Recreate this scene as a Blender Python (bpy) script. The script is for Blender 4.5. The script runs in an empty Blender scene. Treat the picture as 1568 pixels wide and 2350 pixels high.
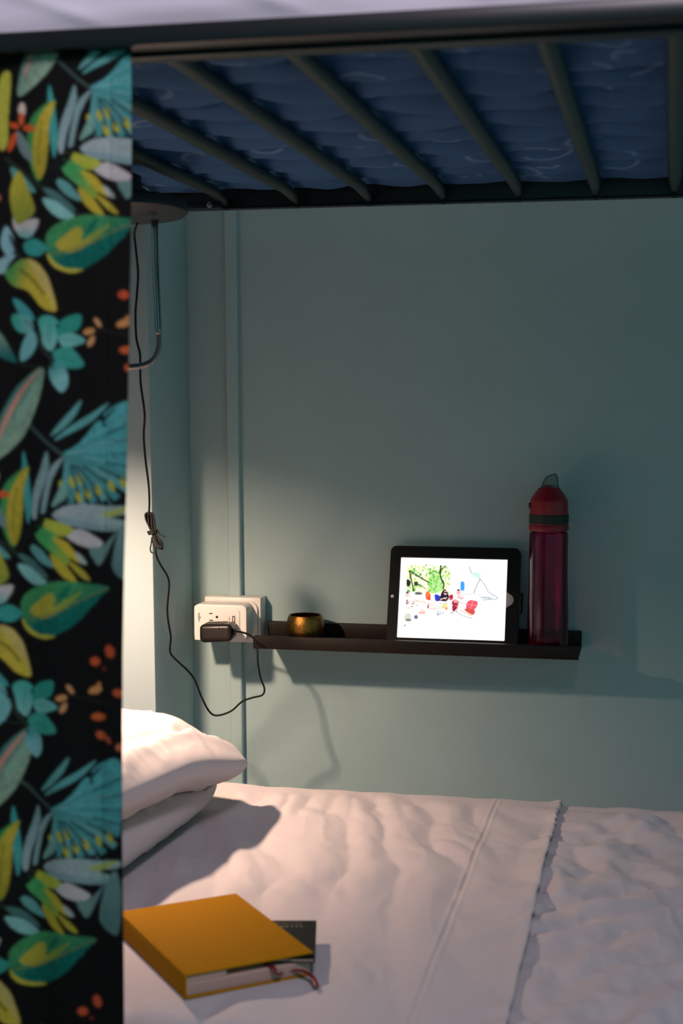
import bpy, bmesh, math, random
import numpy as np
from mathutils import Vector, Matrix

scene = bpy.context.scene
COL = scene.collection
random.seed(7)

# ------------------------------------------------------------------ camera
FPX = 3400.0
YAW, PITCH = math.radians(12.0), math.radians(4.35)
EYE = np.array([0.0, 0.0, 1.25])
cam_data = bpy.data.cameras.new('camera')
cam = bpy.data.objects.new('camera', cam_data)
COL.objects.link(cam)
cam.location = EYE
cam.rotation_euler = (math.pi / 2 - PITCH, 0, YAW)
cam_data.sensor_fit = 'HORIZONTAL'
cam_data.sensor_width = 24.0
cam_data.lens = FPX * 24.0 / 1568.0
cam_data.clip_start = 0.02
cam_data.dof.use_dof = True
cam_data.dof.focus_distance = 2.72
cam_data.dof.aperture_fstop = 5.0
scene.camera = cam

# ------------------------------------------------------------------ world, lights, exposure
world = bpy.data.worlds.new('world')
scene.world = world
world.use_nodes = True
bg = world.node_tree.nodes['Background']
bg.inputs[0].default_value = (0.24, 0.75, 0.76, 1)
bg.inputs[1].default_value = 0.36


def area_light(name, loc, target, size, power, color):
    d = bpy.data.lights.new(name, 'AREA')
    d.energy, d.size, d.color = power, size, color
    o = bpy.data.objects.new(name, d)
    COL.objects.link(o)
    o.location = loc
    o.rotation_euler = (Vector(target) - Vector(loc)).to_track_quat('-Z', 'Y').to_euler()
    return o


# the dorm's dim ceiling light in the aisle beside the bunk, above the photographer
area_light('ceiling_light', (0.15, 0.24, 2.5), (-0.25, 1.5, 1.25), 0.4, 18.0, (0.98, 0.84, 1.0))

LAMP_POWER = 40.0
LAMP_COLOR = (1.0, 0.70, 0.50)
BULB = (-0.922, 2.12, 1.175)

scene.view_settings.view_transform = 'Standard'
scene.view_settings.look = 'None'
scene.view_settings.gamma = 1.0
scene.view_settings.exposure = 0.0
scene.view_settings.use_curve_mapping = False
scene.cycles.use_denoising = True
scene.cycles.max_bounces = 12
scene.cycles.diffuse_bounces = 6
scene.cycles.transparent_max_bounces = 12


# ------------------------------------------------------------------ helpers
_cy, _sy = math.cos(YAW), math.sin(YAW)
_F = np.array([-_sy * math.cos(PITCH), _cy * math.cos(PITCH), -math.sin(PITCH)])
_R = np.array([_cy, _sy, 0.0])
_U = np.cross(_R, _F)


def at(px, py, Y):
    """Point of the plane y = Y seen at a pixel (used to survey positions off the photo)."""
    d = _F * FPX + _R * (px - 784) - _U * (py - 1175)
    return EYE + d * (Y / d[1])


def at_z(px, py, Z):
    d = _F * FPX + _R * (px - 784) - _U * (py - 1175)
    return EYE + d * ((Z - EYE[2]) / d[2])


def srgb(r, g, b):
    def f(c):
        c /= 255.0
        return c / 12.92 if c <= 0.04045 else ((c + 0.055) / 1.055) ** 2.4
    return (f(r), f(g), f(b), 1.0)


def mat(name, color, rough=0.5, metal=0.0, spec=0.5, noise=None, bump=None, sheen=0.0, coat=0.0):
    """noise=(scale, amount): colour mottling; bump=(scale, strength, distance)"""
    m = bpy.data.materials.new(name)
    m.use_nodes = True
    nt = m.node_tree
    b = nt.nodes['Principled BSDF']
    b.inputs['Base Color'].default_value = color
    b.inputs['Roughness'].default_value = rough
    b.inputs['Metallic'].default_value = metal
    b.inputs['Specular IOR Level'].default_value = spec
    b.inputs['Sheen Weight'].default_value = sheen
    b.inputs['Coat Weight'].default_value = coat
    tc = nt.nodes.new('ShaderNodeTexCoord')
    if noise:
        n = nt.nodes.new('ShaderNodeTexNoise')
        n.inputs['Scale'].default_value = noise[0]
        n.inputs['Detail'].default_value = 6
        r = nt.nodes.new('ShaderNodeValToRGB')
        a = noise[1]
        c = color
        r.color_ramp.elements[0].position = 0.3
        r.color_ramp.elements[1].position = 0.7
        r.color_ramp.elements[0].color = (c[0] * (1 - a), c[1] * (1 - a), c[2] * (1 - a), 1)
        r.color_ramp.elements[1].color = (min(1, c[0] * (1 + a)), min(1, c[1] * (1 + a)), min(1, c[2] * (1 + a)), 1)
        nt.links.new(tc.outputs['Object'], n.inputs['Vector'])
        nt.links.new(n.outputs['Fac'], r.inputs['Fac'])
        nt.links.new(r.outputs['Color'], b.inputs['Base Color'])
    if bump:
        n2 = nt.nodes.new('ShaderNodeTexNoise')
        n2.inputs['Scale'].default_value = bump[0]
        n2.inputs['Detail'].default_value = 5
        bp = nt.nodes.new('ShaderNodeBump')
        bp.inputs['Strength'].default_value = bump[1]
        bp.inputs['Distance'].default_value = bump[2]
        nt.links.new(tc.outputs['Object'], n2.inputs['Vector'])
        nt.links.new(n2.outputs['Fac'], bp.inputs['Height'])
        nt.links.new(bp.outputs['Normal'], b.inputs['Normal'])
    return m


def weave(m, scale, strength):
    """fine cloth weave as bump on a material"""
    nt = m.node_tree
    b = nt.nodes['Principled BSDF']
    tc = nt.nodes.new('ShaderNodeTexCoord')
    ws = []
    for d in ('X', 'Y'):
        w = nt.nodes.new('ShaderNodeTexWave')
        w.bands_direction = d
        w.inputs['Scale'].default_value = scale
        w.inputs['Distortion'].default_value = 0.6
        nt.links.new(tc.outputs['Object'], w.inputs['Vector'])
        ws.append(w)
    ad = nt.nodes.new('ShaderNodeMath')
    ad.operation = 'ADD'
    nt.links.new(ws[0].outputs['Fac'], ad.inputs[0])
    nt.links.new(ws[1].outputs['Fac'], ad.inputs[1])
    bp = nt.nodes.new('ShaderNodeBump')
    bp.inputs['Strength'].default_value = strength
    bp.inputs['Distance'].default_value = 0.0004
    nt.links.new(ad.outputs[0], bp.inputs['Height'])
    nt.links.new(bp.outputs['Normal'], b.inputs['Normal'])
    return m


def mesh_obj(name, verts, faces, m, parent=None, smooth=False):
    me = bpy.data.meshes.new(name)
    me.from_pydata([tuple(map(float, v)) for v in verts], [], [tuple(f) for f in faces])
    me.update()
    if smooth:
        me.polygons.foreach_set('use_smooth', [True] * len(me.polygons))
    o = bpy.data.objects.new(name, me)
    if m:
        me.materials.append(m)
    COL.objects.link(o)
    if parent:
        o.parent = parent
    return o


def bm_obj(name, bm, m, parent=None, smooth=False):
    bmesh.ops.recalc_face_normals(bm, faces=bm.faces)
    me = bpy.data.meshes.new(name)
    bm.to_mesh(me)
    bm.free()
    if smooth:
        me.polygons.foreach_set('use_smooth', [True] * len(me.polygons))
        try:
            me.set_sharp_from_angle(angle=math.radians(40))
        except Exception:
            pass
    o = bpy.data.objects.new(name, me)
    if m:
        me.materials.append(m)
    COL.objects.link(o)
    if parent:
        o.parent = parent
    return o


def box(name, lo, hi, m, parent=None, bevel=0.0, seg=2):
    bm = bmesh.new()
    bmesh.ops.create_cube(bm, size=1.0)
    lo, hi = np.array(lo, float), np.array(hi, float)
    for v in bm.verts:
        v.co = Vector((np.array(v.co) + 0.5) * (hi - lo) + lo)
    if bevel:
        bmesh.ops.bevel(bm, geom=list(bm.edges), offset=bevel, segments=seg, profile=0.5, affect='EDGES')
    return bm_obj(name, bm, m, parent, smooth=bool(bevel))


def catmull(P, n=8, closed=False):
    P = np.array(P, float)
    out = []
    N = len(P)
    rng = N if closed else N - 1
    for i in range(rng):
        p1, p2 = P[i], P[(i + 1) % N]
        p0 = P[i - 1] if (closed or i > 0) else 2 * p1 - p2
        p3 = P[(i + 2) % N] if (closed or i + 2 < N) else 2 * p2 - p1
        for k in range(n):
            t = k / n
            out.append(0.5 * (2 * p1 + (p2 - p0) * t + (2 * p0 - 5 * p1 + 4 * p2 - p3) * t * t + (3 * p1 - p0 - 3 * p2 + p3) * t ** 3))
    if not closed:
        out.append(P[-1])
    return np.array(out)


def tube_data(P, r, sides=8, flat=1.0):
    P = np.array(P, float)
    N = len(P)
    rad = np.full(N, r) if np.isscalar(r) else np.array(r)
    T = np.gradient(P, axis=0)
    T /= np.linalg.norm(T, axis=1)[:, None] + 1e-12
    up = np.array([0, 0, 1.0]) if abs(T[0][2]) < 0.9 else np.array([1.0, 0, 0])
    n = np.cross(T[0], up)
    n /= np.linalg.norm(n)
    V, Fc = [], []
    for i in range(N):
        n = n - T[i] * (n @ T[i])
        n /= np.linalg.norm(n)
        b = np.cross(T[i], n)
        for s in range(sides):
            a = 2 * math.pi * s / sides
            V.append(P[i] + rad[i] * (math.cos(a) * n + flat * math.sin(a) * b))
    for i in range(N - 1):
        for s in range(sides):
            a, b2 = i * sides + s, i * sides + (s + 1) % sides
            Fc.append((a, b2, b2 + sides, a + sides))
    Fc.append(tuple(range(sides))[::-1])
    Fc.append(tuple(range((N - 1) * sides, N * sides)))
    return V, Fc


def tube(name, P, r, m, parent=None, sides=8, flat=1.0):
    V, Fc = tube_data(P, r, sides, flat)
    return mesh_obj(name, V, Fc, m, parent, smooth=True)


def lathe(name, prof, m, parent=None, seg=40, center=(0, 0, 0), axis=None, closed=False):
    """prof: list of (radius, z); axis: 3x3 matrix applied before the centre"""
    V, Fc = [], []
    for r, z in prof:
        for s in range(seg):
            a = 2 * math.pi * s / seg
            V.append(np.array([r * math.cos(a), r * math.sin(a), z]))
    n = len(prof)
    for i in range(n if closed else n - 1):
        j = (i + 1) % n
        for s in range(seg):
            Fc.append((i * seg + s, i * seg + (s + 1) % seg, j * seg + (s + 1) % seg, j * seg + s))
    if not closed:
        if prof[0][0] > 1e-6:
            Fc.append(tuple(range(seg))[::-1])
        if prof[-1][0] > 1e-6:
            Fc.append(tuple(range((n - 1) * seg, n * seg)))
    V = np.array(V)
    if axis is not None:
        V = V @ np.array(axis).T
    V = V + np.array(center)
    bm = bmesh.new()
    vs = [bm.verts.new(v) for v in V]
    for f in Fc:
        try:
            bm.faces.new([vs[k] for k in f])
        except ValueError:
            pass
    bmesh.ops.remove_doubles(bm, verts=bm.verts, dist=1e-6)
    return bm_obj(name, bm, m, parent, smooth=True)


def rrect(w, h, r, n=6):
    pts = []
    for cx, cz, a0 in ((w / 2 - r, h / 2 - r, 0), (-w / 2 + r, h / 2 - r, 90), (-w / 2 + r, -h / 2 + r, 180), (w / 2 - r, -h / 2 + r, 270)):
        for k in range(n + 1):
            a = math.radians(a0 + 90 * k / n)
            pts.append((cx + r * math.cos(a), cz + r * math.sin(a)))
    return pts


def plate(name, outline, y0, y1, m, parent=None, center=(0, 0, 0), bevel=0.0, rot=None):
    """outline in the XZ plane, extruded from y0 (front, nearest the room) to y1"""
    bm = bmesh.new()
    a = [bm.verts.new((x, y0, z)) for x, z in outline]
    b = [bm.verts.new((x, y1, z)) for x, z in outline]
    f = bm.faces.new(a)
    bm.faces.new(b[::-1])
    n = len(a)
    for i in range(n):
        bm.faces.new((a[i], b[i], b[(i + 1) % n], a[(i + 1) % n]))
    if bevel:
        bm.normal_update()
        bmesh.ops.bevel(bm, geom=list(f.edges), offset=bevel, segments=3, profile=0.5, affect='EDGES')
    M = Matrix.Translation(center) @ (rot.to_4x4() if rot is not None else Matrix.Identity(4))
    bmesh.ops.transform(bm, matrix=M, verts=bm.verts)
    return bm_obj(name, bm, m, parent, smooth=True)


def ring_plate(name, outer, inner, y0, y1, m, parent=None, center=(0, 0, 0), rot=None):
    """frame between two outlines with the same number of points"""
    V, Fc = [], []
    n = len(outer)
    for y in (y0, y1):
        V += [(x, y, z) for x, z in outer]
        V += [(x, y, z) for x, z in inner]
    for i in range(n):
        j = (i + 1) % n
        Fc.append((i, j, n + j, n + i))
        Fc.append((2 * n + i, 3 * n + i, 3 * n + j, 2 * n + j))
        Fc.append((i, 2 * n + i, 2 * n + j, j))
        Fc.append((n + i, n + j, 3 * n + j, 3 * n + i))
    bm = bmesh.new()
    vs = [bm.verts.new(v) for v in V]
    for f in Fc:
        bm.faces.new([vs[k] for k in f])
    M = Matrix.Translation(center) @ (rot.to_4x4() if rot is not None else Matrix.Identity(4))
    bmesh.ops.transform(bm, matrix=M, verts=bm.verts)
    return bm_obj(name, bm, m, parent)


def grid_mesh(name, P, m, parent=None, colors=None, smooth=True):
    """P: (rows, cols, 3) array; colors: (rows, cols, 3) linear point colours"""
    r, c = P.shape[:2]
    me = bpy.data.meshes.new(name)
    idx = np.arange(r * c).reshape(r, c)
    q = np.stack([idx[:-1, :-1], idx[:-1, 1:], idx[1:, 1:], idx[1:, :-1]], -1).reshape(-1, 4)
    me.vertices.add(r * c)
    me.vertices.foreach_set('co', P.reshape(-1).astype(np.float32))
    me.loops.add(q.size)
    me.loops.foreach_set('vertex_index', q.reshape(-1).astype(np.int32))
    me.polygons.add(len(q))
    me.polygons.foreach_set('loop_start', np.arange(0, q.size, 4, dtype=np.int32))
    me.polygons.foreach_set('loop_total', np.full(len(q), 4, dtype=np.int32))
    me.update(calc_edges=True)
    if smooth:
        me.polygons.foreach_set('use_smooth', [True] * len(q))
    if colors is not None:
        at_ = me.color_attributes.new('print', 'FLOAT_COLOR', 'POINT')
        ca = np.ones((r * c, 4), np.float32)
        ca[:, :3] = colors.reshape(-1, 3)
        at_.data.foreach_set('color', ca.reshape(-1))
    me.materials.append(m)
    o = bpy.data.objects.new(name, me)
    COL.objects.link(o)
    if parent:
        o.parent = parent
    return o


_lat = {}


def vnoise(x, y, seed=0):
    if seed not in _lat:
        _lat[seed] = np.random.RandomState(seed + 11).rand(256, 256)
    L = _lat[seed]
    xi, yi = np.floor(x).astype(int), np.floor(y).astype(int)
    fx, fy = x - xi, y - yi
    fx = fx * fx * fx * (fx * (fx * 6 - 15) + 10)
    fy = fy * fy * fy * (fy * (fy * 6 - 15) + 10)
    g = lambda a, b: L[a % 256, b % 256]
    return (g(xi, yi) * (1 - fx) + g(xi + 1, yi) * fx) * (1 - fy) + (g(xi, yi + 1) * (1 - fx) + g(xi + 1, yi + 1) * fx) * fy


def fbm(x, y, seed=0, o=4):
    s, a, t = 0, 1.0, 0
    for k in range(o):
        s = s + a * vnoise(x * 2 ** k + 17.3 * k, y * 2 ** k + 9.1 * k, seed + k)
        t += a
        a *= 0.5
    return s / t


def ridge(x, y, seed=0, o=2):
    n = 0
    a = 1.0
    t = 0
    for k in range(o):
        v = 1 - np.abs(2 * vnoise(x * 2 ** k + 5.7 * k, y * 2 ** k + 3.3 * k, seed + k) - 1) * 1.6
        n = n + a * np.clip(v, 0, 1) ** 2
        t += a
        a *= 0.5
    return n / t


def soft(x, y, seed, k):
    """rolling folds: iso-bands of a smooth noise"""
    return 0.5 + 0.5 * np.cos(2 * np.pi * k * fbm(x, y, seed, 2))


def wave(p):
    """rounded folds with narrow valleys, one per unit of p"""
    t = p - np.floor(p)
    return np.sin(np.pi * t) ** 1.3


def sstep(a, b, x):
    t = np.clip((x - a) / (b - a), 0, 1)
    return t * t * (3 - 2 * t)


def thing(name, label, cat, loc=(0, 0, 0), group=None):
    o = bpy.data.objects.new(name, None)
    o.empty_display_size = 0.05
    COL.objects.link(o)
    o['label'] = label
    o['category'] = cat
    if group:
        o['group'] = group
    o['_base'] = 1
    BASES.append((o, Vector(loc)))
    return o


BASES = []


def tag(o, label, cat, group=None):
    o['label'] = label
    o['category'] = cat
    if group:
        o['group'] = group
    return o


def structure(o):
    o['kind'] = 'structure'
    return o


def text_part(name, body, size, m, parent, loc, rot, extrude=0.0002, align='CENTER'):
    cu = bpy.data.curves.new(name, 'FONT')
    cu.body = body
    cu.size = size
    cu.extrude = extrude
    cu.resolution_u = 2
    cu.align_x = align
    cu.align_y = 'CENTER'
    tmp = bpy.data.objects.new(name, cu)
    COL.objects.link(tmp)
    dg = bpy.context.evaluated_depsgraph_get()
    me = bpy.data.meshes.new_from_object(tmp.evaluated_get(dg))
    bpy.data.objects.remove(tmp)
    me.name = name
    me.transform(Matrix.Translation(loc) @ rot.to_4x4())
    me.materials.clear()
    me.materials.append(m)
    o = bpy.data.objects.new(name, me)
    COL.objects.link(o)
    o.parent = parent
    return o


# ------------------------------------------------------------------ materials
M = {}
M['wall'] = mat('mint_teal_wall_paint', srgb(167, 190, 192), 0.62, spec=0.35, noise=(9, 0.025), bump=(260, 0.12, 0.0008))
M['column'] = mat('white_column_paint', srgb(158, 173, 179), 0.6, spec=0.3, bump=(200, 0.08, 0.0006))
M['ceiling'] = mat('ceiling_paint', srgb(205, 205, 205), 0.8)
M['floor'] = mat('floor_vinyl', srgb(96, 88, 82), 0.5, noise=(5, 0.12))
M['frame'] = mat('black_powder_coated_steel', srgb(17, 17, 21), 0.40, spec=0.5, bump=(600, 0.1, 0.0003))
M['slat'] = mat('dark_green_grey_steel', srgb(30, 40, 36), 0.4, spec=0.5)
M['bolt'] = mat('zinc_bolt', srgb(200, 200, 195), 0.25, metal=1.0)
M['bedding'] = weave(mat('white_cotton', srgb(194, 184, 186), 0.85, spec=0.2, sheen=0.15), 900, 0.12)
M['upper_cotton'] = weave(mat('upper_bunk_cotton', srgb(226, 216, 226), 0.85, spec=0.2, sheen=0.15), 900, 0.12)
M['mattress_side'] = mat('plain_mattress_cloth', srgb(196, 196, 200), 0.9)
M['charcoal'] = mat('charcoal_lamp_enamel', srgb(42, 46, 52), 0.5, bump=(500, 0.05, 0.0002))
M['chrome'] = mat('chrome', srgb(165, 158, 158), 0.16, metal=1.0)
M['lamp_white'] = mat('lamp_inner_enamel', srgb(235, 230, 220), 0.5)
M['cord'] = mat('black_rubber_cord', srgb(7, 6, 6), 0.6, spec=0.2)
M['charger'] = mat('black_charger_plastic', srgb(23, 15, 13), 0.36, bump=(900, 0.12, 0.0003))
M['white_plastic'] = mat('white_plastic', srgb(232, 226, 222), 0.4, coat=0.1)
M['ink'] = mat('black_print', srgb(18, 16, 16), 0.6)
M['slot'] = mat('dark_socket_slot', srgb(10, 8, 8), 0.6)
M['shelf'] = mat('black_brown_shelf_paint', srgb(27, 17, 13), 0.55, spec=0.25, noise=(30, 0.15), bump=(300, 0.08, 0.0003))
M['case'] = mat('black_tablet_case', srgb(9, 9, 10), 0.55, spec=0.25, bump=(700, 0.1, 0.0002))
M['bezel'] = mat('white_tablet_bezel', srgb(196, 186, 188), 0.3)
M['camera_ring'] = mat('silver_camera_ring', srgb(215, 210, 205), 0.35)
M['lens'] = mat('black_lens', srgb(12, 12, 16), 0.1)
M['cap'] = mat('red_bottle_cap_plastic', srgb(146, 4, 30), 0.38)
M['band'] = mat('dark_green_rubber_band', srgb(24, 34, 30), 0.6)
M['yellow'] = weave(mat('mustard_book_cloth', srgb(168, 114, 2), 0.8, spec=0.08, noise=(500, 0.12)), 1400, 0.25)
M['paper'] = mat('book_paper', srgb(196, 160, 148), 0.8, spec=0.2)
M['ribbon'] = mat('dark_red_ribbon', srgb(120, 14, 34), 0.5)
M['passport'] = mat('dark_green_black_leatherette', srgb(19, 25, 25), 0.6, spec=0.15, bump=(900, 0.2, 0.0003))
M['gilt'] = mat('dull_gilt_print', srgb(104, 92, 72), 0.5)


def vertex_color_mat(name, emission=0.0, rough=0.85, sheen=0.0):
    m = bpy.data.materials.new(name)
    m.use_nodes = True
    nt = m.node_tree
    b = nt.nodes['Principled BSDF']
    a = nt.nodes.new('ShaderNodeAttribute')
    a.attribute_name = 'print'
    b.inputs['Roughness'].default_value = rough
    b.inputs['Sheen Weight'].default_value = sheen
    if emission:
        b.inputs['Base Color'].default_value = (0.02, 0.02, 0.02, 1)
        b.inputs['Roughness'].default_value = 0.2
        nt.links.new(a.outputs['Color'], b.inputs['Emission Color'])
        b.inputs['Emission Strength'].default_value = emission
    else:
        b.inputs['Specular IOR Level'].default_value = 0.2
        nt.links.new(a.outputs['Color'], b.inputs['Base Color'])
    return m


M['curtain'] = vertex_color_mat('printed_curtain_cloth')
M['screen'] = vertex_color_mat('tablet_screen', emission=1.25)
M['quilt'] = vertex_color_mat('blue_quilted_ticking')


def tinted_clear(name, tint, gloss_rough, body=None, body_mix=0.0, ior=1.45):
    m = bpy.data.materials.new(name)
    m.use_nodes = True
    nt = m.node_tree
    nt.nodes.clear()
    out = nt.nodes.new('ShaderNodeOutputMaterial')
    tr = nt.nodes.new('ShaderNodeBsdfTransparent')
    tr.inputs[0].default_value = tint
    gl = nt.nodes.new('ShaderNodeBsdfGlossy')
    gl.inputs['Roughness'].default_value = gloss_rough
    fr = nt.nodes.new('ShaderNodeFresnel')
    fr.inputs[0].default_value = ior
    mx = nt.nodes.new('ShaderNodeMixShader')
    nt.links.new(fr.outputs[0], mx.inputs[0])
    src = tr
    if body:
        df = nt.nodes.new('ShaderNodeBsdfDiffuse')
        df.inputs[0].default_value = body
        m2 = nt.nodes.new('ShaderNodeMixShader')
        m2.inputs[0].default_value = body_mix
        nt.links.new(tr.outputs[0], m2.inputs[1])
        nt.links.new(df.outputs[0], m2.inputs[2])
        src = m2
    nt.links.new(src.outputs[0], mx.inputs[1])
    nt.links.new(gl.outputs[0], mx.inputs[2])
    nt.links.new(mx.outputs[0], out.inputs[0])
    return m


M['bottle'] = tinted_clear('translucent_magenta_plastic', (0.82, 0.04, 0.38, 1), 0.16, srgb(130, 4, 50), 0.10)
M['spout'] = tinted_clear('clear_spout_cover', (0.80, 0.84, 0.82, 1), 0.10, srgb(150, 158, 156), 0.38)

# gold bangle: foil-like glitter
m = mat('gold_glitter_foil', srgb(150, 112, 50), 0.33, metal=1.0)
nt = m.node_tree
b = nt.nodes['Principled BSDF']
tc = nt.nodes.new('ShaderNodeTexCoord')
vo = nt.nodes.new('ShaderNodeTexVoronoi')
vo.inputs['Scale'].default_value = 700
nt.links.new(tc.outputs['Object'], vo.inputs['Vector'])
bp = nt.nodes.new('ShaderNodeBump')
bp.inputs['Strength'].default_value = 0.35
bp.inputs['Distance'].default_value = 0.0007
nt.links.new(vo.outputs['Distance'], bp.inputs['Height'])
nt.links.new(bp.outputs['Normal'], b.inputs['Normal'])
rp = nt.nodes.new('ShaderNodeValToRGB')
rp.color_ramp.elements[0].color = srgb(104, 70, 30)
rp.color_ramp.elements[1].color = srgb(186, 134, 66)
nt.links.new(vo.outputs['Color'], rp.inputs['Fac'])
nt.links.new(rp.outputs['Color'], b.inputs['Base Color'])
M['gold'] = m

# ------------------------------------------------------------------ the room
W = 2.75                # back wall
CX = -0.882             # right-hand side of the boxed-in column
CF = 2.52               # front of the column
structure(box('wall_back', (-1.6, W, 0.0), (2.2, W + 0.1, 2.7), M['wall']))
col_obj = box('wall_left', (-1.6, CF, 0.0), (CX, W - 0.001, 2.7), M['column'], bevel=0.003)
col_obj.data.materials.append(M['wall'])
for p in col_obj.data.polygons:
    if p.normal.x > 0.5:
        p.material_index = 1
# the column's edge is a touch out of plumb
for v in col_obj.data.vertices:
    if v.co.x > -1.0:
        v.co.x += (0.95 - v.co.z) * 0.010
structure(col_obj)
structure(box('wall_head', (-1.7, -1.5, 0.0), (-1.6, W + 0.1, 2.7), M['wall']))
structure(box('floor', (-1.7, -1.6, -0.1), (2.2, W + 0.1, 0.0), M['floor']))
structure(box('ceiling', (-1.7, -1.6, 2.7), (2.2, W + 0.1, 2.8), M['ceiling']))
# vertical cable trunking on the back wall, painted over
t0, t1 = at(513, 490, W - 0.018), at(530, 1790, W - 0.018)
bm = bmesh.new()
prof = []
for z in (0.0, 2.7):
    k = (z - t1[2]) / (t0[2] - t1[2])
    x = t1[0] + (t0[0] - t1[0]) * k
    prof.append([bm.verts.new((xx, yy, z)) for xx, yy in ((x, W), (x, W - 0.016), (x + 0.002, W - 0.018), (x + 0.022, W - 0.018), (x + 0.024, W - 0.016), (x + 0.024, W))])
n = 6
for i in range(n):
    bm.faces.new((prof[0][i], prof[0][(i + 1) % n], prof[1][(i + 1) % n], prof[1][i]))
bm.faces.new(prof[0])
bm.faces.new(prof[1])
trunk = structure(bm_obj('trim_1', bm, M['wall']))

# ------------------------------------------------------------------ bunk bed
X0, X1 = -1.20, 0.84
bed = thing('bunk_bed', 'black metal bunk bed frame with tube slats under the blue upper mattress', 'bed', (X0, 1.42, 0))
# upper deck: near rail (box tube with an inner slat angle), far rail, end rails
near = box('near_rail', (X0, 1.395, 1.592), (X1, 1.425, 1.613), M['frame'], bed, bevel=0.005)
box('slat_angle', (X0 + 0.02, 1.4252, 1.5875), (X1 - 0.02, 1.450, 1.5915), M['frame'], near, bevel=0.001)
box('slat_angle', (X0 + 0.02, 1.4255, 1.5917), (X1 - 0.02, 1.4295, 1.603), M['frame'], near)
far = box('far_rail', (X0, 2.470, 1.575), (X1, 2.495, 1.640), M['frame'], bed, bevel=0.003)
box('slat_angle', (X0 + 0.02, 2.4625, 1.5735), (X1 - 0.02, 2.4698, 1.577), M['frame'], far, bevel=0.001)
box('end_rail', (X0, 1.4252, 1.586), (X0 + 0.028, 2.4698, 1.613), M['frame'], bed, bevel=0.004)
box('end_rail', (X1 - 0.028, 1.4252, 1.586), (X1, 2.4698, 1.613), M['frame'], bed, bevel=0.004)
SLX = [0.022 - 0.1245 * k for k in range(-6, 10)]
for x in SLX:
    if X0 + 0.05 < x < X1 - 0.05:
        V, Fc = tube_data([(x - 0.008, 1.436, 1.597), (x - 0.008, 1.46, 1.597), (x - 0.0045, 1.9, 1.5955), (x, 2.38, 1.5945), (x, 2.440, 1.588), (x, 2.4695, 1.581)],
                          [0.0115, 0.0115, 0.0115, 0.0112, 0.009, 0.004], 10, 0.85)
        mesh_obj('slat', V, Fc, M['slat'], bed, smooth=True)
        bx = lathe('rivet', [(0.0, 0.0), (0.004, 0.0), (0.004, 0.0012), (0.0, 0.002)], M['frame'], bed, 10, (x, 2.468, 1.5725))
# corner bracket with a bolt at the far rail
p = at(486, 468, 2.435)
br = box('corner_bracket', (p[0] - 0.055, 2.425, 1.571), (p[0] + 0.018, 2.4385, 1.582), M['frame'], bed, bevel=0.001)
lathe('bolt', [(0.0, -0.006), (0.0045, -0.005), (0.0055, -0.003), (0.0055, 0.0), (0.0, 0.0)], M['bolt'], br, 12,
      (p[0], 2.4245, 1.5765), axis=((1, 0, 0), (0, 0, 1), (0, -1, 0)))
# posts (the two near ones, the far right one) and the lower deck
for px_, py_, top in ((X0 - 0.02, 1.41, 1.95), (X1 + 0.02, 1.41, 1.95), (X1 + 0.02, 2.48, 1.95), (X0 - 0.02, 2.48, 1.66)):
    box('post', (px_ - 0.02, py_ - 0.02, 0.0), (px_ + 0.02, py_ + 0.02, top), M['frame'], bed, bevel=0.004)
box('lower_rail', (X0, 1.395, 0.33), (X1, 1.425, 0.40), M['frame'], bed, bevel=0.004)
box('lower_rail', (X0, 2.465, 0.33), (X1, 2.495, 0.40), M['frame'], bed, bevel=0.004)
box('bed_base', (X0 + 0.01, 1.4255, 0.375), (X1 - 0.01, 2.4645, 0.395), M['frame'], bed)

# ------------------------------------------------------------------ upper mattress: quilted blue underside sagging between slats
xs = np.linspace(X0 + 0.035, X1 - 0.035, 480)
ys = np.linspace(1.456, 2.462, 250)
XX, YY = np.meshgrid(xs, ys)
ph = ((XX - SLX[0]) / 0.1245) % 1.0
sag = -0.003 * np.sin(np.pi * ph) ** 2
# quilting: wavy stitched rows with tufted hooks
rowsp = 0.105
wav = YY + 0.016 * np.sin(XX * 2 * np.pi / 0.21 + 2.2 * np.floor(YY / rowsp)) + 0.012 * (fbm(XX * 7, YY * 7, 40) - 0.5)
fr = wav / rowsp - np.floor(wav / rowsp)
dist = np.minimum(fr, 1 - fr) * rowsp
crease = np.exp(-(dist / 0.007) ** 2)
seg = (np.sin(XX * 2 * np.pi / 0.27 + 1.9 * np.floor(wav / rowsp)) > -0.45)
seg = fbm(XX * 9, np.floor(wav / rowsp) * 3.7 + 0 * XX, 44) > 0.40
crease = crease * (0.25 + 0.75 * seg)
puff = 0.010 * (1 - np.exp(-(dist / 0.028) ** 2))
ZZ = 1.6145 + sag - puff + 0.006 * crease + 0.004 * (fbm(XX * 14, YY * 14, 9) - 0.5)
# pale scroll print
sw = np.zeros_like(XX)
rs = np.random.RandomState(4)
for i in range(150):
    cx, cy_, rr = rs.uniform(X0, X1), rs.uniform(1.45, 2.46), rs.uniform(0.014, 0.032)
    a0, span = rs.uniform(0, 6.28), rs.uniform(2.2, 4.6)
    dx, dy = XX - cx, (YY - cy_) * 1.3
    r_ = np.hypot(dx, dy)
    an = (np.arctan2(dy, dx) - a0) % 6.2832
    sw = np.maximum(sw, np.exp(-((r_ - rr * (0.75 + 0.12 * an)) / 0.0032) ** 2) * (an < span) * 0.8)
cA = np.array(srgb(62, 100, 146)[:3])
cB = np.array(srgb(128, 156, 196)[:3])
cols = cA + (cB - cA) * (sw * 0.95)[..., None]
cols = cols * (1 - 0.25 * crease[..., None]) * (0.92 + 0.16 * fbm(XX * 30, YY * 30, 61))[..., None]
um = thing('mattress', 'blue quilted mattress with pale scroll print lying on the upper bunk slats', 'mattress', (-0.2, 1.95, 1.6))
P = np.stack([XX, YY, ZZ], -1)
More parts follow.
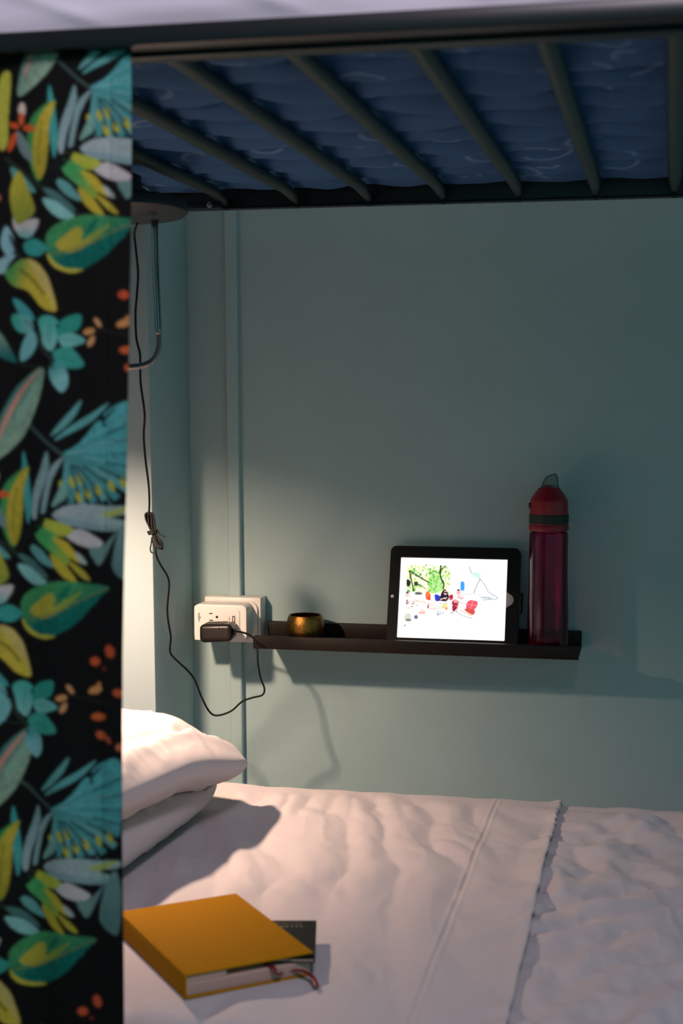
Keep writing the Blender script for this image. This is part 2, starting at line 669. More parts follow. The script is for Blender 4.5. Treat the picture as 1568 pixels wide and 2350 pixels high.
grid_mesh('quilted_underside', P[:, ::-1], M['quilt'], um, cols[:, ::-1])
box('mattress_core', (X0 + 0.034, 1.455, 1.622), (X1 - 0.034, 2.463, 1.735), M['mattress_side'], um, bevel=0.02, seg=3)

# white sheet over the upper mattress, its near side hanging behind the rail
cols_x = np.linspace(X0 + 0.03, X1 - 0.03, 340)
prof = []
for t in np.linspace(0, 1, 26):
    prof.append((1.440, 1.6105 + 0.103 * t, 0.006))
for t in np.linspace(0.1, 1, 8):
    a = t * math.pi / 2
    prof.append((1.440 + 0.03 * (1 - math.cos(a)), 1.7135 + 0.03 * math.sin(a), 0.005))
for t in np.linspace(0.05, 1, 22):
    prof.append((1.470 + 0.97 * t, 1.7435, 0.005))
prof = np.array(prof)
S = np.cumsum(np.r_[0, np.hypot(np.diff(prof[:, 0]), np.diff(prof[:, 1]))])
P = np.zeros((len(prof), len(cols_x), 3))
P[:, :, 0] = cols_x[None]
wr = soft(cols_x[None] * 2.2 + S[:, None] * 3.0, S[:, None] * 2.0 - cols_x[None], 70, 2.0) * 0.9 + 0.5 * ridge(cols_x[None] * 5 + S[:, None] * 12, S[:, None] * 4, 75)
wr = wr * sstep(0.0, 0.03, S)[:, None]
P[:, :, 1] = prof[:, 0][:, None] - np.where(np.arange(len(prof))[:, None] < 34, 0.010 * wr, 0)
P[:, :, 2] = prof[:, 1][:, None] + np.where(np.arange(len(prof))[:, None] >= 34, 0.006 * wr, 0.0)
o = grid_mesh('bed_sheet', P, M['upper_cotton'])
tag(o, 'white sheet covering the upper bunk mattress above the black rail', 'sheet')

# ------------------------------------------------------------------ lower bed: mattress, bedding
ZB = 0.575
lm = box('mattress', (X0 + 0.02, 1.45, 0.396), (X1 - 0.02, 2.455, 0.545), M['mattress_side'], None, bevel=0.03, seg=3)
tag(lm, 'plain mattress under the white bedding of the lower bunk', 'mattress')

BK = (at_z(289, 2098, 0.6135) + at_z(527, 2045, 0.6135) + at_z(704, 2172, 0.6115) + at_z(440, 2253, 0.6135)) / 4   # where the notebook lies
XE, XS = -0.147, -0.250        # hem edge and stitched seam of the top sheet


def bed_h(x, y, which):
    """height of the bedding surface over ZB"""
    wx = x + 0.05 * (fbm(x * 4, y * 4, 3) - 0.5)
    wy = y + 0.08 * (fbm(x * 5, y * 5, 6) - 0.5)
    # long folds running across the bed, gently diagonal
    u = wx + 0.22 * (wy - 2.0)
    amp = sstep(0.30, 0.68, fbm(x * 3.1, y * 3.4, 22))
    f1 = wave(u * 10.5 + 1.5 * fbm(x * 4.5, y * 3.2, 20)) * 0.0085 * (0.25 + 0.75 * amp)
    f2 = wave((u + 0.18 * (wy - 2.1)) * 21 + 2.2 * fbm(x * 6, y * 4, 27)) * 0.0034 * sstep(0.35, 0.65, fbm(x * 5, y * 6, 29)) + ridge(u * 15, wy * 4, 25) * 0.0022
    h = f1 + f2 + 0.012 * (fbm(x * 3, y * 3, 30) - 0.5)
    # crumpled zone on the duvet right of the hem
    c1 = wave((wx + 0.75 * wy) * 7.5 + 2.2 * fbm(x * 4, y * 4, 50)) * 0.0160 * sstep(0.25, 0.7, fbm(x * 5, y * 5, 52))
    c2 = wave((wx - 0.9 * wy) * 9.5 + 2.2 * fbm(x * 5, y * 5, 55)) * 0.0115 * sstep(0.3, 0.7, fbm(x * 6, y * 6, 57))
    c3 = ridge((wx + 0.2 * wy) * 16, (wy - 0.3 * wx) * 12, 59) * 0.0040
    hc = c1 + c2 + c3 + 0.014 * (fbm(x * 4, y * 4, 35) - 0.5)
    k = sstep(-0.30, -0.12, x)
    flat = 1 - 0.75 * sstep(2.36, 2.44, y)
    h = (h * (1 - k) + hc * k) * flat
    calm = 1 - 0.55 * np.exp(-((x - (XE + XS) / 2) / 0.05) ** 2)
    h = h * calm
    press = 1 - sstep(0.11, 0.17, np.hypot(x - BK[0], y - BK[1]))
    press = np.maximum(press, 1 - sstep(-0.72, -0.66, x))
    h = h * (1 - press) + 0.004 * press
    # rounded shoulders towards the wall and the near edge
    h = h - 0.030 * sstep(2.43, 2.485, y) ** 2 - 0.05 * sstep(1.50, 1.42, y)
    if which == 'sheet':
        # double row of stitching
        for q, w_, d in ((XS - 0.004, 0.0024, 0.0013), (XS + 0.004, 0.0024, 0.0013)):
            h = h + d * np.exp(-((x - q) / w_) ** 2)
        h = h - 0.0018 * np.exp(-((x - XS) / 0.002) ** 2)
    return h


def bed_sheet(name, xs, which, extra, label, cat):
    ys = np.r_[np.linspace(2.487, 1.44, 330)]
    XX, YY = np.meshgrid(xs, ys)
    ZZ = ZB + extra + bed_h(XX, YY, which)
    if which == 'sheet':
        # scalloped, slightly lifted hem edge on the right
        e = sstep(XE - 0.02, XE, XX)
        ruff = (0.0016 * np.sin(YY * 2 * np.pi / 0.016) * sstep(2.15, 2.35, YY) + 0.003 * (fbm(YY * 18, YY * 0 + 3, 88) - 0.5))
        XX = XX + e * ruff
        ZZ = ZZ + 0.004 * e * (0.4 + vnoise(YY * 30, YY * 0, 90))
    P = np.stack([XX, YY, ZZ], -1)
    # front drape and tucked far side, end flap
    drape = []
    for t in np.linspace(0.1, 1, 12):
        row = P[-1].copy()
        row[:, 1] -= 0.016 * math.sin(min(1, t * 3) * math.pi / 2)
        row[:, 2] -= 0.20 * t
        drape.append(row)
    back = []
    for t in np.linspace(1, 0.1, 6):
        row = P[0].copy()
        row[:, 2] -= 0.12 * t
        back.append(row)
    P = np.concatenate([np.array(back), P, np.array(drape)], 0)
    if which == 'sheet':
        # fold the hem under so the edge has real thickness
        fold = []
        for dx, dz in ((0.0015, -0.002), (0.0, -0.0045), (-0.004, -0.0055)):
            c = P[:, -1].copy()
            c[:, 0] += dx
            c[:, 2] += dz
            fold.append(c[:, None])
        P = np.concatenate([P] + fold, 1)
    o = grid_mesh(name, P[::-1], M['bedding'])
    tag(o, label, cat)
    return o


bed_sheet('top_sheet', np.r_[np.linspace(X0 + 0.02, -0.75, 60), np.linspace(-0.747, XE, 240)], 'sheet', 0.0055,
          'creased white top sheet with stitched hem, under the yellow book and the pillows', 'sheet')
bed_sheet('duvet', np.r_[np.linspace(XE - 0.03, 0.16, 120), np.linspace(0.165, X1 - 0.02, 80)], 'duvet', -0.001,
          'rumpled white duvet on the right half of the lower bunk', 'duvet')


# ------------------------------------------------------------------ pillows
def pillow(name, cx, cy, cz, lx, ly, th, seed, rotz, shape, label):
    n, mrows = 120, 150
    u = np.linspace(-1, 1, n)
    v = np.linspace(-1, 1, mrows)
    U, Vv = np.meshgrid(u, v)
    prof = (np.clip(1 - np.abs(U) ** 4.0, 0, 1) ** 0.5) * (np.clip(1 - np.abs(Vv) ** 5.0, 0, 1) ** 0.5)
    # rounded corners, sides drawn in a little
    Xl = U * lx / 2 * np.sqrt(1 - 0.20 * Vv ** 6) * (1 - 0.02 * (1 - Vv ** 2))
    Yl = Vv * ly / 2 * np.sqrt(1 - 0.16 * U ** 6) * (1 - 0.02 * (1 - U ** 2))
    edge = np.clip(1 - prof, 0, 1)
    w = ridge(U * 2.0 + 0.7 * Vv, Vv * 4.5, seed) * 0.010 + ridge(U * 5, Vv * 9 + U, seed + 4) * 0.0045
    layers = []
    for s in (1, -1):
        Z = s * th / 2 * prof + s * w * sstep(0.35, 0.95, prof)
        layers.append(np.stack([Xl, Yl, Z], -1))
    out = []
    for L in layers:
        L = shape(L, U, Vv)
        c, s_ = math.cos(rotz), math.sin(rotz)
        Q = L.copy()
        Q[..., 0] = L[..., 0] * c - L[..., 1] * s_ + cx
        Q[..., 1] = L[..., 0] * s_ + L[..., 1] * c + cy
        Q[..., 2] = L[..., 2] + cz
        out.append(Q)
    bm = bmesh.new()
    for k, Q in enumerate(out):
        vs = [[bm.verts.new(Q[i, j]) for j in range(n)] for i in range(mrows)]
        for i in range(mrows - 1):
            for j in range(n - 1):
                q = (vs[i][j], vs[i][j + 1], vs[i + 1][j + 1], vs[i + 1][j])
                bm.faces.new(q if k == 0 else q[::-1])
    bmesh.ops.remove_doubles(bm, verts=bm.verts, dist=1e-5)
    o = bm_obj(name, bm, M['bedding'], None, smooth=True)
    tag(o, label, 'pillow', 'pillows at the head of the lower bunk')
    return o


def low_shape(L, U, V):
    L = L.copy()
    L[..., 2] = np.clip(L[..., 2], -0.040, 0.034 - 0.026 * sstep(0.2, 0.9, V) * sstep(0.0, 0.7, U))
    return L


def up_shape(L, U, V):
    L = L.copy()
    top = L[..., 2] >= 0
    # a soft roll along the room-side flank with a groove above it
    L[..., 2] += np.where(top, 0.007 * np.exp(-((U - 0.80 + 0.06 * np.sin(4 * V)) / 0.07) ** 2) - 0.012 * np.exp(-((U - 0.64 + 0.06 * np.sin(4 * V)) / 0.09) ** 2) * sstep(-0.2, 0.5, V), 0)
    L[..., 2] = np.maximum(L[..., 2], -0.043)
    # the far corner hangs over the edge of the pillow underneath
    L[..., 2] -= 0.034 * sstep(0.25, 1.0, V) * sstep(0.1, 1.0, U)
    return L


pillow('pillow', -0.905, 1.99, ZB + 0.0505, 0.43, 0.66, 0.092, 100, math.radians(-4), low_shape, 'lower white pillow, squashed flat under the other pillow')
pillow('pillow', -0.888, 2.000, ZB + 0.1285, 0.44, 0.66, 0.094, 120, math.radians(-12), up_shape, 'upper white pillow lit by the lamp, lying on top of the other pillow')


# ------------------------------------------------------------------ painting helpers (flat print only)
class Canvas:
    def __init__(self, x0, y0, x1, y1, step, bg):
        self.x = np.arange(x0, x1 + step, step)
        self.y = np.arange(y0, y1 + step, step)
        self.x0, self.y0, self.step = x0, y0, step
        self.c = np.zeros((len(self.y), len(self.x), 3))
        self.c[:] = bg

    def poly(self, pts, color, smooth=True, alpha=1.0, color2=None, axis=None, tex=0.0, n=5):
        P = catmull(np.array(pts, float), n, True) if smooth else np.array(pts, float)
        i0 = max(0, int((P[:, 0].min() - self.x0) / self.step) - 1)
        i1 = min(len(self.x), int((P[:, 0].max() - self.x0) / self.step) + 3)
        j0 = max(0, int((P[:, 1].min() - self.y0) / self.step) - 1)
        j1 = min(len(self.y), int((P[:, 1].max() - self.y0) / self.step) + 3)
        if i0 >= i1 or j0 >= j1:
            return
        X, Y = np.meshgrid(self.x[i0:i1], self.y[j0:j1])
        inside = np.zeros(X.shape, bool)
        a, b = P[-1], P[0]
        for k in range(len(P)):
            b = P[k]
            if a[1] != b[1]:
                cond = ((a[1] > Y) != (b[1] > Y)) & (X < (b[0] - a[0]) * (Y - a[1]) / (b[1] - a[1]) + a[0])
                inside ^= cond
            a = b
        c1 = np.array(srgb(*color)[:3])
        C = np.broadcast_to(c1, X.shape + (3,))
        if color2 is not None:
            (ax, ay), (bx, by) = axis
            t = ((X - ax) * (bx - ax) + (Y - ay) * (by - ay)) / ((bx - ax) ** 2 + (by - ay) ** 2)
            C = c1 + (np.array(srgb(*color2)[:3]) - c1) * sstep(0, 1, t)[..., None]
        if tex:
            C = C * (1 + tex * (fbm(X / 7.0, Y / 7.0, 200) - 0.5) * 2)[..., None]
        A = (inside * alpha)[..., None]
        self.c[j0:j1, i0:i1] = self.c[j0:j1, i0:i1] * (1 - A) + C * A

    def line(self, pts, w, color, alpha=1.0):
        P = catmull(np.array(pts, float), 5)
        T = np.gradient(P, axis=0)
        T /= np.linalg.norm(T, axis=1)[:, None] + 1e-9
        N = np.stack([-T[:, 1], T[:, 0]], 1) * w / 2
        self.poly(np.concatenate([P + N, (P - N)[::-1]]), color, smooth=False, alpha=alpha)

    def blob(self, cx, cy, rx, ry, ang, color, **k):
        a = np.linspace(0, 2 * np.pi, 14, endpoint=False)
        c, s = math.cos(ang), math.sin(ang)
        e = np.stack([rx * np.cos(a), ry * np.sin(a)], 1)
        self.poly(np.stack([cx + e[:, 0] * c - e[:, 1] * s, cy + e[:, 0] * s + e[:, 1] * c], 1), color, smooth=False, **k)

    def blur(self, n):
        for _ in range(n):
            p = np.pad(self.c, ((1, 1), (1, 1), (0, 0)), 'edge')
            self.c = (p[:-2, 1:-1] + p[2:, 1:-1] + p[1:-1, :-2] + p[1:-1, 2:] + 2 * p[1:-1, 1:-1]) / 6

    def sample(self, x, y):
        fx = np.clip((x - self.x0) / self.step, 0, len(self.x) - 1.001)
        fy = np.clip((y - self.y0) / self.step, 0, len(self.y) - 1.001)
        i, j = fx.astype(int), fy.astype(int)
        a, b = (fx - i)[..., None], (fy - j)[..., None]
        c = self.c
        return (c[j, i] * (1 - a) + c[j, i + 1] * a) * (1 - b) + (c[j + 1, i] * (1 - a) + c[j + 1, i + 1] * a) * b


# ------------------------------------------------------------------ curtain: tropical leaf print, black ground
K = 0.4                                 # print units: 1 = 0.42 mm of cloth; motif drawn at repeat 0
cv = Canvas(-470, 40, 330, 2720, 1.6, np.array(srgb(13, 11, 12)[:3]))
S3 = 1 / 2.9375


def motif(ox, oy, sc=1.0):
    def T(pts, dy=800):
        return [((x * S3) * sc + ox, (y * S3 + dy - 1379) * sc + 1379 + oy) for x, y in pts]

    def pl(pts, c, dy=800, **k):
        if 'axis' in k:
            k['axis'] = T(k['axis'], dy)
        cv.poly(T(pts, dy), c, **k)

    def ln(pts, w, c, dy=800, **k):
        cv.line(T(pts, dy), w * sc, c, **k)

    def bl(x, y, rx, ry, ang, c, dy=800):
        (a, b), = T([(x, y)], dy)
        cv.blob(a, b, rx * S3 * sc, ry * S3 * sc, ang, c)
    # stems
    ln([(-160, 1180), (0, 1300), (130, 1410), (330, 1560), (520, 1660)], 9, (38, 46, 40))
    ln([(200, 520), (330, 640), (460, 740)], 8, (58, 76, 78))
    ln([(460, 1010), (330, 1120), (180, 1230), (40, 1330)], 8, (22, 26, 26))
    # big leaf with a rosy midrib, upper left
    pl([(290, 125), (285, 260), (235, 420), (150, 590), (20, 720), (-70, 760), (-40, 560), (30, 380), (120, 240)], (26, 104, 108), color2=(136, 164, 150), axis=[(-20, 350), (190, 480)], tex=0.25)
    pl([(282, 135), (200, 230), (110, 360), (40, 500), (-20, 640), (-10, 560), (50, 400), (150, 250)], (196, 140, 130))
    pl([(100, 430), (170, 330), (240, 220), (225, 330), (130, 500)], (140, 176, 168), alpha=0.7)
    ln([(-90, 40), (30, 60), (140, 110), (290, 125)], 5, (30, 40, 40))
    pl([(-60, -150), (0, -100), (60, 0), (100, 90), (0, 60), (-60, 0)], (110, 140, 132), color2=(30, 100, 104), axis=[(0, -100), (0, 60)])
    # upper palm frond
    teal, pale = (78, 162, 176), (112, 176, 190)
    pl([(345, 590), (400, 510), (480, 420), (555, 345), (520, 440), (430, 540)], (96, 160, 168))
    pl([(370, 620), (470, 530), (620, 440), (745, 365), (640, 480), (480, 570)], (92, 164, 174))
    pl([(430, 705), (520, 655), (600, 570), (650, 505), (700, 470), (720, 430), (790, 380), (880, 352), (930, 420), (920, 700), (900, 900), (780, 835), (620, 765), (470, 735)], teal, tex=0.3, n=3)
    for k in range(11):
        a = -0.62 + k * 0.155
        ln([(455, 715), (455 + 240 * math.cos(a), 715 + 240 * math.sin(a)), (455 + 460 * math.cos(a + 0.06), 715 + 460 * math.sin(a + 0.06))], 2.4, [(120, 184, 198), (52, 118, 138), (140, 168, 178)][k % 3], alpha=0.7)
    pl([(385, 640), (470, 615), (560, 605), (500, 650), (410, 685)], (14, 14, 16))
    bl(712, 515, 14, 16, 0, (20, 60, 66))
    # lower fan of the frond, tips picked out in yellow
    for k, (x, y) in enumerate([(420, 1010), (480, 1040), (560, 1050), (640, 1040), (720, 1020), (800, 1010), (880, 960), (900, 880)]):
        ln([(465, 735), ((465 + x) / 2 + 14, (735 + y) / 2 - 16), (x, y)], 17, [(96, 160, 170), (74, 146, 158)][k % 2])
    for x, y in ((425, 930), (490, 900), (535, 1000), (600, 975), (670, 950), (760, 925), (545, 880), (840, 900)):
        bl(x, y, 20, 42, -0.35, (178, 176, 70))
    # dark gaps between the blades
    for k, (a, r0_, r1_, w_) in enumerate(((-0.50, 300, 520, 5), (-0.28, 330, 520, 4), (-0.05, 300, 500, 4), (0.16, 260, 480, 5), (0.36, 230, 470, 5), (0.56, 120, 330, 6), (0.80, 90, 300, 6), (1.02, 70, 290, 6), (1.25, 60, 270, 6))):
        ln([(460 + r0_ * math.cos(a), 722 + r0_ * math.sin(a)), (460 + r1_ * math.cos(a + 0.03), 722 + r1_ * math.sin(a + 0.03))], w_, (24, 62, 74), alpha=0.8)
    pl([(690, 480), (760, 420), (790, 405), (740, 460), (705, 500)], (14, 16, 20))
    # slate blades
    pl([(320, 690), (335, 800), (300, 920), (265, 1020), (240, 1145), (208, 1125), (220, 970), (275, 810)], (124, 158, 172), color2=(150, 172, 186), axis=[(320, 700), (230, 1140)])
    pl([(440, 725), (400, 800), (360, 880), (330, 1000), (300, 1135), (278, 1100), (305, 940), (350, 800)], (134, 164, 176))
    pl([(150, 690), (178, 800), (200, 960), (205, 1060), (182, 1185), (158, 1080), (140, 900), (138, 780)], (66, 160, 166))
    pl([(355, 1060), (400, 960), (430, 900), (460, 960), (420, 1040)], (120, 166, 164))
    # yellow-green leaf
    pl([(190, 795), (90, 845), (20, 930), (0, 1050), (15, 1220), (75, 1340), (120, 1260), (140, 1120), (150, 960)], (58, 140, 82), n=4)
    pl([(186, 800), (110, 860), (60, 960), (35, 1080), (40, 1230), (78, 1330), (120, 1260), (142, 1100), (150, 950)], (190, 170, 60), color2=(164, 150, 50), axis=[(90, 850), (70, 1330)], tex=0.2)
    ln([(100, 930), (80, 1080), (72, 1230)], 3, (120, 118, 40))
    # pale and mauve leaves
    pl([(360, 1125), (450, 1060), (600, 1048), (760, 1062), (900, 1060), (900, 1110), (760, 1130), (840, 1160), (880, 1190), (700, 1210), (500, 1190)], (158, 172, 186), color2=(146, 176, 184), axis=[(500, 1050), (860, 1200)], tex=0.15)
    pl([(690, 1110), (790, 1080), (890, 1060), (840, 1105), (740, 1135)], (170, 182, 110))
    pl([(380, 1140), (520, 1150), (700, 1190), (880, 1200), (760, 1230), (560, 1210), (430, 1180)], (130, 158, 174))
    pl([(450, 1255), (540, 1215), (640, 1260), (705, 1310), (640, 1345), (530, 1318)], (196, 190, 204))
    pl([(610, 1345), (700, 1330), (800, 1230), (880, 1180), (800, 1240), (690, 1450), (640, 1420)], (106, 140, 146))
    pl([(880, 1130), (810, 1230), (775, 1380), (770, 1480), (830, 1550), (900, 1560), (920, 1300)], (106, 142, 150), color2=(90, 126, 134), axis=[(780, 1300), (860, 1500)])
    # green and yellow fan
    pl([(270, 1150), (390, 1165), (500, 1215), (440, 1265), (340, 1235)], (176, 184, 70))
    pl([(235, 1190), (330, 1220), (420, 1290), (475, 1400), (455, 1460), (350, 1375), (245, 1280)], (72, 160, 98), color2=(140, 170, 70), axis=[(300, 1300), (470, 1380)])
    pl([(360, 1270), (450, 1300), (510, 1370), (580, 1450), (500, 1425), (420, 1350)], (196, 176, 60))
    pl([(345, 1385), (420, 1430), (480, 1500), (520, 1570), (440, 1545), (370, 1465)], (188, 168, 58))
    pl([(460, 1430), (530, 1465), (590, 1520), (615, 1565), (540, 1530)], (178, 162, 60))
    pl([(510, 1370), (560, 1400), (590, 1450), (545, 1440)], (170, 180, 188))
    # small teal blades lower left
    pl([(195, 1320), (280, 1355), (370, 1470), (290, 1450), (220, 1390)], (96, 158, 164))
    pl([(110, 1385), (210, 1420), (330, 1540), (240, 1520), (160, 1460)], (70, 112, 114))
    pl([(105, 1455), (190, 1475), (270, 1530), (320, 1580), (235, 1595), (150, 1540)], (132, 188, 196))
    pl([(-120, 1240), (-40, 1290), (60, 1410), (-20, 1400), (-100, 1330)], (86, 150, 152))
    # dark needle tips over the fan
    for (x0_, y0_, x1_, y1_) in ((470, 1010, 250, 1150), (330, 1080, 260, 1190), (250, 1150, 190, 1290), (300, 1150, 230, 1240), (400, 1060, 300, 1130), (180, 1240, 120, 1360), (240, 1280, 170, 1340)):
        ln([(x0_, y0_), ((x0_ + x1_) / 2 + 8, (y0_ + y1_) / 2), (x1_, y1_)], 8, (18, 22, 22))
    # big green leaf
    pl([(128, 1760), (150, 1670), (260, 1600), (420, 1566), (580, 1580), (745, 1608), (660, 1690), (560, 1810), (470, 1880), (360, 1940), (260, 1945), (170, 1890)], (62, 140, 92), color2=(10, 104, 98), axis=[(280, 1620), (420, 1900)], tex=0.25)
    pl([(340, 1800), (480, 1740), (620, 1660), (735, 1612), (640, 1720), (540, 1830), (430, 1905), (300, 1925), (210, 1870)], (8, 100, 96), tex=0.3)
    pl([(190, 1770), (270, 1690), (350, 1645), (380, 1690), (370, 1740), (450, 1690), (560, 1630), (480, 1720), (380, 1790), (270, 1820)], (180, 166, 62), color2=(130, 150, 66), axis=[(300, 1700), (480, 1700)])
    for q_ in range(7):
        t_ = q_ / 6
        ln([(230 + 420 * t_, 1790 - 150 * t_), (215 + 400 * t_, 1700 - 85 * t_), (250 + 380 * t_, 1640 - 40 * t_)], 2.5, (104, 168, 104), alpha=0.45)
        ln([(240 + 420 * t_, 1800 - 150 * t_), (300 + 350 * t_, 1870 - 150 * t_), (330 + 300 * t_, 1920 - 210 * t_)], 2.5, (30, 130, 122), alpha=0.5)
    ln([(170, 1830), (380, 1780), (560, 1690), (740, 1610)], 4, (120, 126, 74), alpha=0.8)
    pl([(395, 1690), (430, 1620), (480, 1590), (470, 1640), (420, 1690)], (20, 110, 90))
    pl([(138, 1820), (180, 1880), (260, 1925), (380, 1935), (300, 1958), (200, 1930), (145, 1870)], (188, 178, 70))
    # mauve blossom and teal leaflet
    pl([(-60, 1500), (-20, 1550), (-30, 1640), (-80, 1680), (-110, 1600)], (190, 182, 196))
    pl([(75, 1598), (60, 1660), (10, 1720), (-70, 1700), (-60, 1640), (0, 1600)], (190, 182, 194), color2=(120, 176, 182), axis=[(0, 1620), (-10, 1720)])
    pl([(-160, 1640), (-110, 1700), (-100, 1800), (-140, 1850), (-190, 1760)], (130, 176, 196))
    pl([(-90, 1830), (-140, 1900), (-170, 1960), (-230, 1940), (-190, 1860)], (136, 174, 190))
    pl([(-30, 1760), (40, 1728), (100, 1750), (135, 1795), (70, 1845), (-10, 1825)], (54, 150, 150))
    ln([(-130, 1700), (-90, 1800), (-40, 1900)], 7, (44, 46, 54))
    # ochre leaf
    pl([(-160, 1960), (-80, 1880), (0, 1862), (80, 1900), (140, 2000), (180, 2110), (195, 2215), (100, 2190), (0, 2080), (-110, 2040)], (76, 142, 78), color2=(198, 176, 64), axis=[(-140, 1980), (20, 2040)], tex=0.15, n=4)
    pl([(0, 1866), (80, 1905), (150, 2010), (192, 2210), (150, 2120), (80, 2010)], (196, 176, 110))
    ln([(-60, 1930), (40, 2010), (120, 2110)], 6, (70, 62, 30), alpha=0.7)
    # teal blossoms (drawn from the lower band)
    d = 1550
    pl([(75, 70), (130, 40), (200, 70), (215, 150), (170, 280), (110, 240), (90, 150)], (74, 168, 164), d, color2=(120, 186, 192), axis=[(150, 60), (150, 270)])
    pl([(200, 110), (270, 50), (365, 38), (350, 130), (270, 170), (215, 190)], (46, 148, 140), d)
    pl([(210, 190), (300, 160), (395, 210), (330, 245), (250, 260)], (110, 182, 186), d)
    pl([(175, 290), (270, 250), (340, 300), (385, 380), (280, 400), (200, 360)], (60, 156, 152), d)
    pl([(160, 380), (210, 350), (265, 410), (275, 500), (235, 560), (180, 510), (150, 440)], (126, 188, 200), d, color2=(70, 150, 156), axis=[(230, 480), (190, 370)])
    bl(205, 110, 14, 14, 0, (20, 70, 70), d)
    pl([(-110, -70), (-60, -60), (10, 0), (50, 70), (0, 60), (-70, 20)], (70, 156, 168), d)
    pl([(-115, 40), (-60, 30), (10, 60), (40, 130), (0, 160), (-70, 150), (-110, 100)], (58, 158, 152), d, color2=(120, 176, 188), axis=[(-100, 100), (30, 90)])
    pl([(20, 130), (60, 170), (60, 240), (20, 310), (-50, 350), (-60, 290), (-30, 200)], (116, 180, 192), d)
    ln([(-20, 70), (20, 110), (50, 160)], 3, (40, 110, 116), d)
    ln([(150, 90), (150, 230)], 3, (56, 130, 134), d, alpha=0.7)
    ln([(240, 200), (360, 208)], 3, (70, 140, 146), d, alpha=0.7)
    ln([(220, 320), (330, 360)], 3, (30, 110, 110), d, alpha=0.7)
    ln([(60, 170), (110, 280), (160, 330), (170, 400)], 5, (50, 60, 60), d)
    # orange berries
    for x, y, rx, ry, a, c in ((480, 90, 16, 38, -0.6, (206, 150, 110)), (420, 150, 42, 22, -0.2, (206, 146, 96)), (435, 215, 20, 42, 0.5, (204, 150, 108)),
                               (650, 95, 50, 26, -0.3, (208, 142, 90)), (672, 62, 12, 26, 0.5, (206, 140, 90)), (672, 275, 52, 26, 0.0, (202, 96, 52)),
                               (690, 398, 38, 28, 0.5, (196, 90, 52)), (740, 430, 14, 30, -0.5, (170, 84, 60)), (805, 115, 36, 28, 0.3, (198, 88, 58)),
                               (650, -98, 36, 30, 0.1, (204, 84, 52)), (750, -165, 30, 46, -0.3, (196, 82, 50)), (710, -50, 16, 16, 0, (120, 44, 34)), (815, 480, 26, 26, 0, (198, 110, 84))):
        bl(x, y, rx, ry, a, c, d)
    ln([(480, 130), (600, 160), (760, 190)], 4, (34, 32, 32), d)
    # orange star flower, further left on the bolt
    e = 840 + 0
    for x, y, rx, ry, a, c in ((-40, 740, 26, 50, 0.0, (214, 196, 196)), (-95, 845, 40, 20, 0.3, (206, 84, 46)), (10, 865, 46, 24, 0.1, (206, 88, 50)), (-110, 955, 22, 72, 0.4, (208, 82, 44)), (-45, 800, 20, 46, 0.0, (210, 100, 64))):
        bl(x, y, rx, ry, a, c, e - 0)
    pl([(-190, 520), (-120, 500), (-135, 760), (-140, 950), (-190, 1010), (-230, 820)], (178, 176, 70), e)
    pl([(-75, 880), (-20, 930), (20, 1010), (30, 1090), (-30, 1050), (-70, 980)], (112, 132, 140), e)
    pl([(-65, 1150), (-130, 1300), (-90, 1500), (-20, 1490), (50, 1420), (10, 1290)], (182, 172, 60), e, color2=(140, 146, 60), axis=[(-90, 1200), (0, 1480)])


for (ox, oy, sc) in ((-22, 805, 0.97), (0, 0, 1.0), (64, -840, 1.0), (-40, 1600, 0.97), (128, -1680, 1.0)):
    motif(ox - 415, oy + 420, sc)
for (ox, oy, sc) in ((-40, 1600, 0.97), (-22, 805, 0.97), (0, 0, 1.0), (64, -840, 1.0)):
    motif(ox, oy, sc)
gx, gy = np.meshgrid(cv.x, cv.y)
cv.c *= (1 + 0.30 * (fbm(gx / 9.0 + gy / 14.0, gy / 9.0 - gx / 22.0, 210) - 0.5) + 0.16 * (fbm(gx / 3.5, gy / 26.0, 215) - 0.5))[..., None]
cv.c *= np.array([1.04, 0.98, 0.80])
cv.blur(3)
EDGE = np.array([(60, 300), (300, 302), (560, 300), (800, 296), (1100, 291), (1300, 286), (1500, 283), (1900, 282), (2200, 286), (2720, 290)], float)
rows, colsn = 900, 250
tt = np.linspace(0, 1, rows)[:, None]
uu = np.linspace(0, 1, colsn)[None]
YC = 1.410
topx = 85 - 0.045 * (uu * 740 - 450)
PY = topx + (2690 - topx) * tt
ed = np.interp(PY, EDGE[:, 0], EDGE[:, 1])
PX = -450 + (ed + 450) * uu
base = np.zeros((rows, colsn, 3))
d = (_F * FPX)[None, None] + _R * (PX - 784)[..., None] - _U * (PY - 1175)[..., None]
base = EYE + d * (YC / d[..., 1])[..., None]
top_z = 1.5905
base[0, :, 2] = top_z
cc = cv.sample(PX, PY)
fold = 0.007 * np.sin(base[..., 0] * 2 * np.pi / 0.16 + 0.8 + 0.5 * base[..., 2]) + 0.004 * np.sin(base[..., 0] * 2 * np.pi / 0.07 + 2 * base[..., 2])
fold = fold * (0.25 + 0.75 * tt) * (0.35 + 0.65 * (1 - uu ** 6))
base[..., 1] += fold
cur = grid_mesh('curtain', base, M['curtain'], None, cc)
so = cur.modifiers.new('cloth', 'SOLIDIFY')
so.thickness = 0.0012
so.offset = -1.0
tag(cur, 'black privacy curtain printed with tropical leaves hanging from the upper bunk rail', 'curtain')
# turned side hem: a doubled strip lying on the cloth along the free edge
k0 = int(colsn * 0.936)
r0 = 5
hp = base[r0:, k0:].copy()
hp[..., 1] -= 0.0012
hcol = cc[r0:, k0:] * 0.88
hem = grid_mesh('side_hem', hp, M['curtain'], cur, hcol)
so = hem.modifiers.new('cloth', 'SOLIDIFY')
so.thickness = 0.0008
so.offset = 0.0

